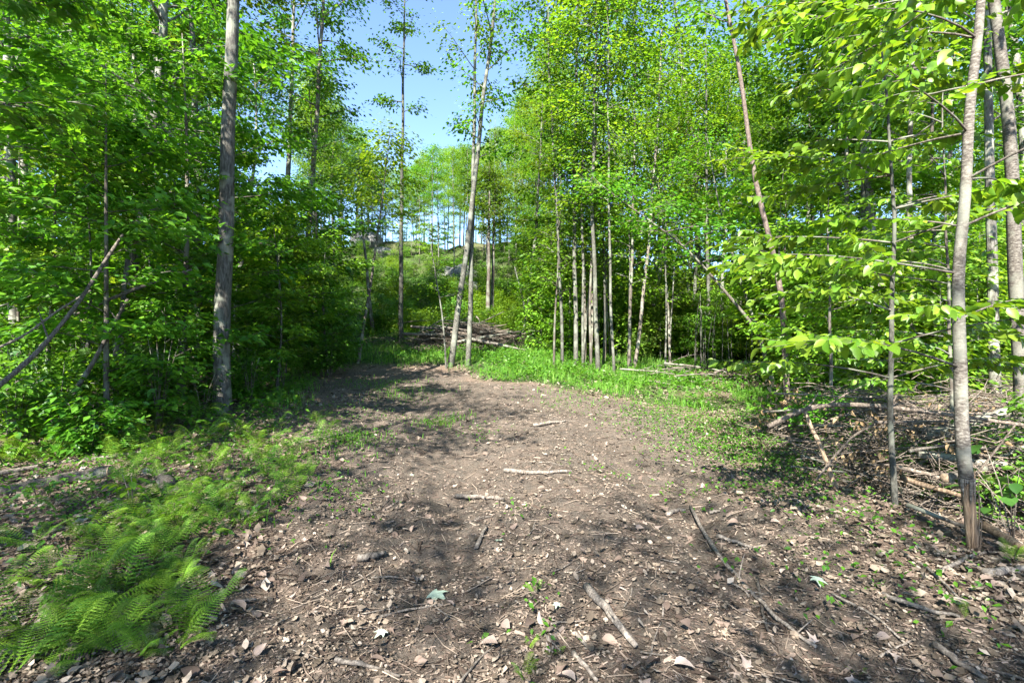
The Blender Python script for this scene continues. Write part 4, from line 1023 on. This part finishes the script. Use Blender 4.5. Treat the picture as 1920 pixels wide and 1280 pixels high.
# ------------------------------------------------------------------ brush pile beyond the track
BP = ground_at(880, 652)
def brush_pile():
    G = 'poles of the brush pile'
    def bp(label, pix, Ys, th, bark='stick'):
        P = [at(px, py, Y) for (px, py), Y in zip(pix, Ys)]
        stick('pile_pole', label, P, th / 2 / FPX * Ys[0], th / 6 / FPX * Ys[-1], bark, G, 'dead branch', 7, .15)
    y = BP[1]
    bp('long dark pole slanting up rightward across the brush pile', [(850, 642), (930, 628), (1000, 618)], [y - .6, y - .5, y - .3], 6, 'dark')
    bp('long horizontal pole low in the brush pile, pointing leftward', [(755, 626), (850, 628), (935, 632)], [y - .3] * 3, 6)
    bp('pale thin trunk fallen from the brush pile toward the grass', [(880, 634), (930, 645), (985, 656)], [y - .6, y - 1.0, y - 1.4], 8, 'birch')
    bp('thin grey pole along the top of the brush pile', [(770, 612), (830, 616), (900, 612)], [y, y, y + .2], 5)
    bp('grey pole bridging from the brush pile to the bent tree', [(900, 622), (960, 622), (1010, 620)], [y - .2, y, y], 5, 'dark')
    bp('pale bent stem standing at the right end of the brush pile', [(965, 648), (990, 600), (975, 540), (965, 500)], [y + .3, y + .5, y + .8, y + 1], 5, 'pole')
    for k in range(46):
        px = rng.normal(870, 55); py = U(598, 645); L = U(.6, 2.0); a = rng.normal(0, .5); Y = y + U(-.7, .7)
        c = at(px, py, Y); c[2] = max(c[2], hz(c[0], c[1]) + .05); d = np.array([math.cos(a), math.sin(a) * .8, rng.normal(0, .2)]) * L / 2
        stick('pile_pole', 'grey branch in the brush pile, %s, %s' % ('left end' if px < 845 else 'right end' if px > 900 else 'middle', 'top' if py < 615 else 'midway up' if py < 630 else 'bottom'), [c - d, c + [0, 0, U(-.04, .06)], c + d], U(.015, .04), .012, ['stick', 'slash', 'dark'][k % 3], G, 'dead branch', 6, .15)
    m = MB()
    for k in range(1500):
        u = rng.normal(-.1, 1.25); v = rng.normal(0, .5); x, yy = BP[0] + u * .95, y + .3 + v
        z = hz(x, yy) + .8 * rng.random() ** .8 * math.exp(-(u / 1.7) ** 2 - (v / .8) ** 2); a = rng.normal(0, .7); L = U(.3, 1.0)
        d = np.array([math.cos(a), math.sin(a), U(-.3, .4)]) * L / 2; c = np.array([x, yy, z + .05]); r = U(.006, .018)
        m.tube([c - d, c + rng.normal(0, .03, 3), c + d], [r, r, r * .4], 3, cap=False)
    o = add_obj('brush_twigs', m.mesh('brush_twigs', BARK['slash']), kind='stuff'); o['label'] = 'tangle of grey twigs filling the brush pile'
brush_pile()

# ------------------------------------------------------------------ slash pile at the right
def slash_pile():
    G = 'branches of the slash pile'
    def sp(name, label, pix, Ys, th, bark='slash', stubs=1, cut=False, cat='dead branch'):
        P = [at(px, py, Y) for (px, py), Y in zip(pix, Ys)]
        P = [np.array([p[0], p[1], max(p[2], hz(p[0], p[1]) + .02)]) for p in P]
        stick(name, label, P, th / 2 / FPX * Ys[0], th / 2.8 / FPX * Ys[-1], bark, G, cat, 9, .12, stubs, cut)
    sp('slash_branch', 'long arching pale pole lying over the whole slash pile', [(1440, 800), (1500, 768), (1560, 757), (1640, 760), (1740, 772), (1830, 784), (1940, 800)], [5.4, 5.3, 5.2, 5.0, 4.8, 4.6, 4.4], 10, 'slash', 3)
    sp('slash_log', 'log in the slash pile with its pale sawn end toward the track', [(1772, 896), (1830, 880), (1900, 868), (1990, 860)], [4.3, 4.7, 5.1, 5.6], 17, 'dark', 0, True, 'log')
    sp('slash_log', 'grey birch log lying rightward from the debarked tree', [(1722, 850), (1800, 862), (1880, 872), (1960, 880)], [5.2, 5.0, 4.8, 4.6], 17, 'grey', 1, False, 'log')
    sp('slash_log', 'dark mossy log on top of the slash pile', [(1730, 815), (1790, 805), (1870, 778), (1960, 750)], [5.6, 5.6, 5.7, 5.8], 24, 'dark', 1, False, 'log')
    sp('slash_branch', 'brown stick with torn end pointing at the debarked tree', [(1690, 895), (1740, 912), (1815, 932)], [4.6, 4.4, 4.1], 11, 'splinter', 0)
    sp('slash_branch', 'pale pole low in front of the slash pile', [(1680, 875), (1740, 888), (1790, 905)], [4.8, 4.6, 4.4], 8, 'slash', 1)
    sp('slash_log', 'splintered orange log lying at the right edge beside the debarked tree', [(1845, 985), (1890, 1010), (1960, 1050)], [3.7, 3.5, 3.2], 17, 'splinter', 0, False, 'log')
    sp('slash_branch', 'dark pole under the splintered orange log', [(1700, 945), (1800, 985), (1900, 1020), (1960, 1045)], [4.2, 3.9, 3.5, 3.3], 8, 'dark', 0)
    sp('slash_branch', 'thin forked twig leaning out of the slash pile toward the track', [(1530, 900), (1560, 860), (1600, 815), (1640, 795)], [5.0, 5.0, 5.0, 5.0], 5, 'slash', 3)
    sp('slash_branch', 'small stump stick standing at the front of the slash pile', [(1568, 920), (1555, 885), (1545, 850), (1520, 800), (1508, 765)], [5.0, 5.05, 5.1, 5.2, 5.3], 9, 'splinter', 0)
    sp('slash_branch', 'thin twig reaching up at the right edge of the slash pile', [(1830, 890), (1870, 840), (1905, 795)], [4.4, 4.3, 4.2], 4, 'slash', 2)
    for k in range(120):
        Y = U(4.6, 7.6); X = U(3.9, 8.0) if Y < 6 else U(4.2, 8.5); L = U(.7, 2.2)
        z = hz(X, Y) + 1.0 * rng.random() ** 1.2 * sst(3.7, 4.6, X) + .04; a = rng.normal(-.15, .5); d = np.array([math.cos(a), math.sin(a), U(-.22, .22)]) * L / 2
        c = np.array([X, Y, z])
        ends = [c - d, c + [U(-.05, .05), U(-.05, .05), U(-.05, .08)], c + d]
        ends = [np.array([p[0], p[1], max(p[2], hz(p[0], p[1]) + .02)]) for p in ends]
        px = float(proj(c)[0])
        lab = 'slash branch ' + ('left of the pale sapling' if px < 1670 else 'between the pale sapling and the debarked tree' if px < 1810 else 'right of the debarked tree')
        lab += ', ' + ('front' if Y < 5.5 else 'middle' if Y < 6.6 else 'rear') + (' upper' if c[2] - hz(X, Y) > .4 else ' lower')
        stick('slash_branch', lab, ends, U(.007, .020), .006, ['slash', 'stick', 'dark', 'slash'][k % 4], G, 'dead branch', 6, .15, 1)
    m = MB()
    for k in range(3800):
        Y = U(4.4, 7.8); X = 3.7 + 5 * rng.random() ** .9; z = hz(X, Y) + 1.05 * rng.random() ** 1.2 * sst(3.6, 4.6, X) + .02
        a = rng.normal(0, .9); L = U(.25, .9); d = np.array([math.cos(a), math.sin(a), U(-.4, .4)]) * L / 2; c = np.array([X, Y, z]); r = U(.002, .008)
        m.tube([c - d, c + rng.normal(0, .04, 3), c + d], [r, r, r * .4], 3, cap=False)
    for k in range(850):
        Y = U(4.5, 7.2); X = 3.9 + 4.6 * rng.random(); a = rng.normal(2.6, .9); L = U(.7, 1.7); z = hz(X, Y) + U(.1, .6); e = U(.2, 1.1); c = np.array([X, Y, z]); q = [c]
        for t in range(5):
            e -= U(.1, .38); c = c + np.array([math.cos(a) * math.cos(e), math.sin(a) * math.cos(e), math.sin(e)]) * L / 5; a += U(-.15, .15); q.append(c)
        if q[-1][0] < 3.6: continue
        m.tube(q, np.linspace(U(.003, .009), .0014, 6), 3, cap=False)
    o = add_obj('slash_twigs', m.mesh('slash_twigs', BARK['slash']), kind='stuff'); o['label'] = 'tangle of thin twigs filling the slash pile'
    n = 6000; Y = U(4.5, 7.6, n); X = 3.7 + 4.6 * rng.random(n) ** .9
    cl = sst(.5, .62, fbm(X * 2, Y * 2 + 50, 2)); k = rng.random(n) < cl + .12; X, Y = X[k], Y[k]; n = len(X)
    P = np.stack([X, Y, height(X, Y) + .85 * rng.random(n) + .05], -1)
    V, F = leaves_np(P, leaf_orient(n, rng.normal(0, 1, (n, 3)), (.4, 1.4), .8), U(.06, .11, n), tmpl_ovate(.24, 4, .35, .2))
    o = add_obj('dead_leaves', np_mesh('dead_leaves', V, F, None, [LEAF['dead']], smooth=True), kind='stuff'); o['label'] = 'curled brown leaves hanging on the branches of the slash pile'
slash_pile()
woods(P_SHRUB + P_SHRUBB, [(4.6, 5.4), (5.2, 6.2), (5.0, 7.2), (6.2, 6.6), (5.9, 7.9), (4.4, 6.7), (6.9, 7.4), (4.9, 4.7), (5.6, 5.2)], 'shrub', lambda x, y: 'small green shrub growing through the slash pile', 'shrubs of the forest floor', (.35, .6))
# pile of cut stems by the sunlit thicket
for k in range(22):
    px = U(1215, 1430); py = U(672, 712); Y = 12.5 + U(-.8, 1.5); L = U(.9, 2.2); a = rng.normal(0, .35)
    c = at(px, py, Y); c[2] = hz(c[0], c[1]) + abs(rng.normal(0, .14)) + .05; d = np.array([math.cos(a), math.sin(a), U(-.15, .25)]) * L / 2
    stick('cut_stem', '%s cut stem in the low heap right of the slender clump' % ['grey', 'dark'][k % 2], [c - d, c + [0, 0, .05], c + d], U(.012, .03), .008, ['stick', 'dark'][k % 2], 'heap of cut stems right of the slender clump', 'dead branch', 6, .2, 2)
for k in range(26):
    px = 1300 + rng.normal(45, 40); Y = 15.5 + U(-1, 1.5); b = at(px, 690, Y); b[2] = hz(b[0], b[1]); H = U(.9, 2.6)
    stick('thicket_stem', 'thin bare %s stem standing in the sunlit thicket' % ('tall' if H > 1.8 else 'short'), [b, b + [U(-.06, .06), 0, H * .5], b + [U(-.18, .18), U(-.1, .1), H]], U(.012, .02), .006, 'pole', 'bare stems of the sunlit thicket', 'sapling', 5, .1)

# ------------------------------------------------------------------ rocks on the hill, pale leaves on the track
def rock_mat():
    m, t, p, out = new_mat('rock')
    tc = t.nodes.new('ShaderNodeTexCoord'); n = t.nodes.new('ShaderNodeTexNoise'); n.inputs['Scale'].default_value = 3; n.inputs['Detail'].default_value = 8
    t.links.new(tc.outputs['Object'], n.inputs[0])
    r = ramp(t, [(.3, (.06, .06, .06)), (.55, (.15, .147, .14)), (.75, (.25, .245, .235))]); t.links.new(n.outputs[0], r.inputs[0]); t.links.new(r.outputs[0], p.inputs['Base Color'])
    p.inputs['Roughness'].default_value = .9
    b = t.nodes.new('ShaderNodeBump'); b.inputs['Strength'].default_value = .7; b.inputs['Distance'].default_value = .1; t.links.new(n.outputs[0], b.inputs['Height']); t.links.new(b.outputs[0], p.inputs['Normal'])
    return m
ROCK = rock_mat()
def rock(label, px, py, Y, w_, h, group='grey rocks on the hillside'):
    nu, nv = 18, 10; u = np.linspace(0, 2 * np.pi, nu, endpoint=False); v = np.linspace(.05, np.pi - .05, nv)
    Uu, Vv = np.meshgrid(u, v); D = np.stack([np.cos(Uu) * np.sin(Vv), np.sin(Uu) * np.sin(Vv), np.cos(Vv)], -1)
    s = U(0, 50); r = .75 + .5 * fbm(D[..., 0] * 1.6 + s + 3, D[..., 1] * 1.6 + D[..., 2] * 1.9 + 9, 4)
    r = np.round(r * 7) / 7 * .5 + r * .5
    V = (D * r[..., None] * [w_ / 2, w_ / 2.4, h / 2]).reshape(-1, 3)
    i = np.arange(nv - 1)[:, None] * nu; j = np.arange(nu)[None]; k = (j + 1) % nu
    Q = np.stack([i + j, i + nu + j, i + nu + k, i + k], -1).reshape(-1, 4)
    V = np.vstack([V, [0, 0, V[:nu, 2].mean()], [0, 0, V[-nu:, 2].mean()]]); a = nu * nv; jj = np.arange(nu)
    T = np.vstack([np.stack([np.full(nu, a), jj, (jj + 1) % nu], -1), np.stack([np.full(nu, a + 1), (nv - 1) * nu + (jj + 1) % nu, (nv - 1) * nu + jj], -1)])
    p = at(px, py, Y); p[2] = hz(p[0], p[1]) + h * .12
    tag(add_obj('boulder', np_mesh('boulder', V, T, Q, [ROCK], smooth=False), loc=p), label, 'rock', group)
rock('large grey rock outcrop at the crest of the hill under the bare trunks', 685, 448, 38.5, 2.8, 2.2)
rock('pale rock on the hillside behind the twin trunks', 868, 505, 30, 2.0, 1.4)
rock('grey rock left of the twin trunks on the hillside', 835, 512, 30.5, 1.6, 1.3)
rock('flat rock right of the leaning twin trunk on the hillside', 880, 560, 26, 1.3, .8)
rock('grey rock low on the hillside left of the slender straight tree', 720, 480, 36, 1.6, 1.2)
for px, py, s, lab in [(805, 1122, .14, 'large pale grey green maple leaf on the left rut'), (723, 1195, .075, 'small pale maple leaf near the bottom of the left rut'), (935, 1025, .07, 'whitish torn leaf in the middle of the track'), (1530, 1092, .10, 'pale grey green leaf in the right litter'), (1045, 1140, .05, 'little pale leaf near the thick pale stick'), (770, 895, .05, 'little pale leaf on the far left of the track')]:
    p = ground_at(px, py); me = np_mesh('fallen_leaf', *T_MAPLE, None, [PALE], smooth=True)
    o = add_obj('fallen_leaf', me, loc=p + [0, 0, .035]); o.scale = (s * 1.15,) * 3; o.rotation_euler = (U(-.15, .15), U(-.1, .1), U(0, 6)); tag(o, lab, 'leaf', 'pale fallen leaves')

# ------------------------------------------------------------------ alike things: say which one, counted from the left
ORD = 'first second third fourth fifth sixth seventh eighth ninth tenth eleventh twelfth thirteenth fourteenth fifteenth sixteenth seventeenth eighteenth nineteenth twentieth twenty-first twenty-second twenty-third twenty-fourth twenty-fifth'.split()
_by = {}
for o in S.objects:
    if o.parent is None and 'label' in o and 'category' in o: _by.setdefault(o['label'], []).append(o)
for lab, os_ in _by.items():
    if 1 < len(os_) <= 25 and 'behind the viewer' not in lab and 'beyond the left' not in lab:
        os_.sort(key=lambda o: o.location.x / max(o.location.y, .1))
        for k, o in enumerate(os_): o['label'] = lab + ', ' + ORD[k] + ' from left'
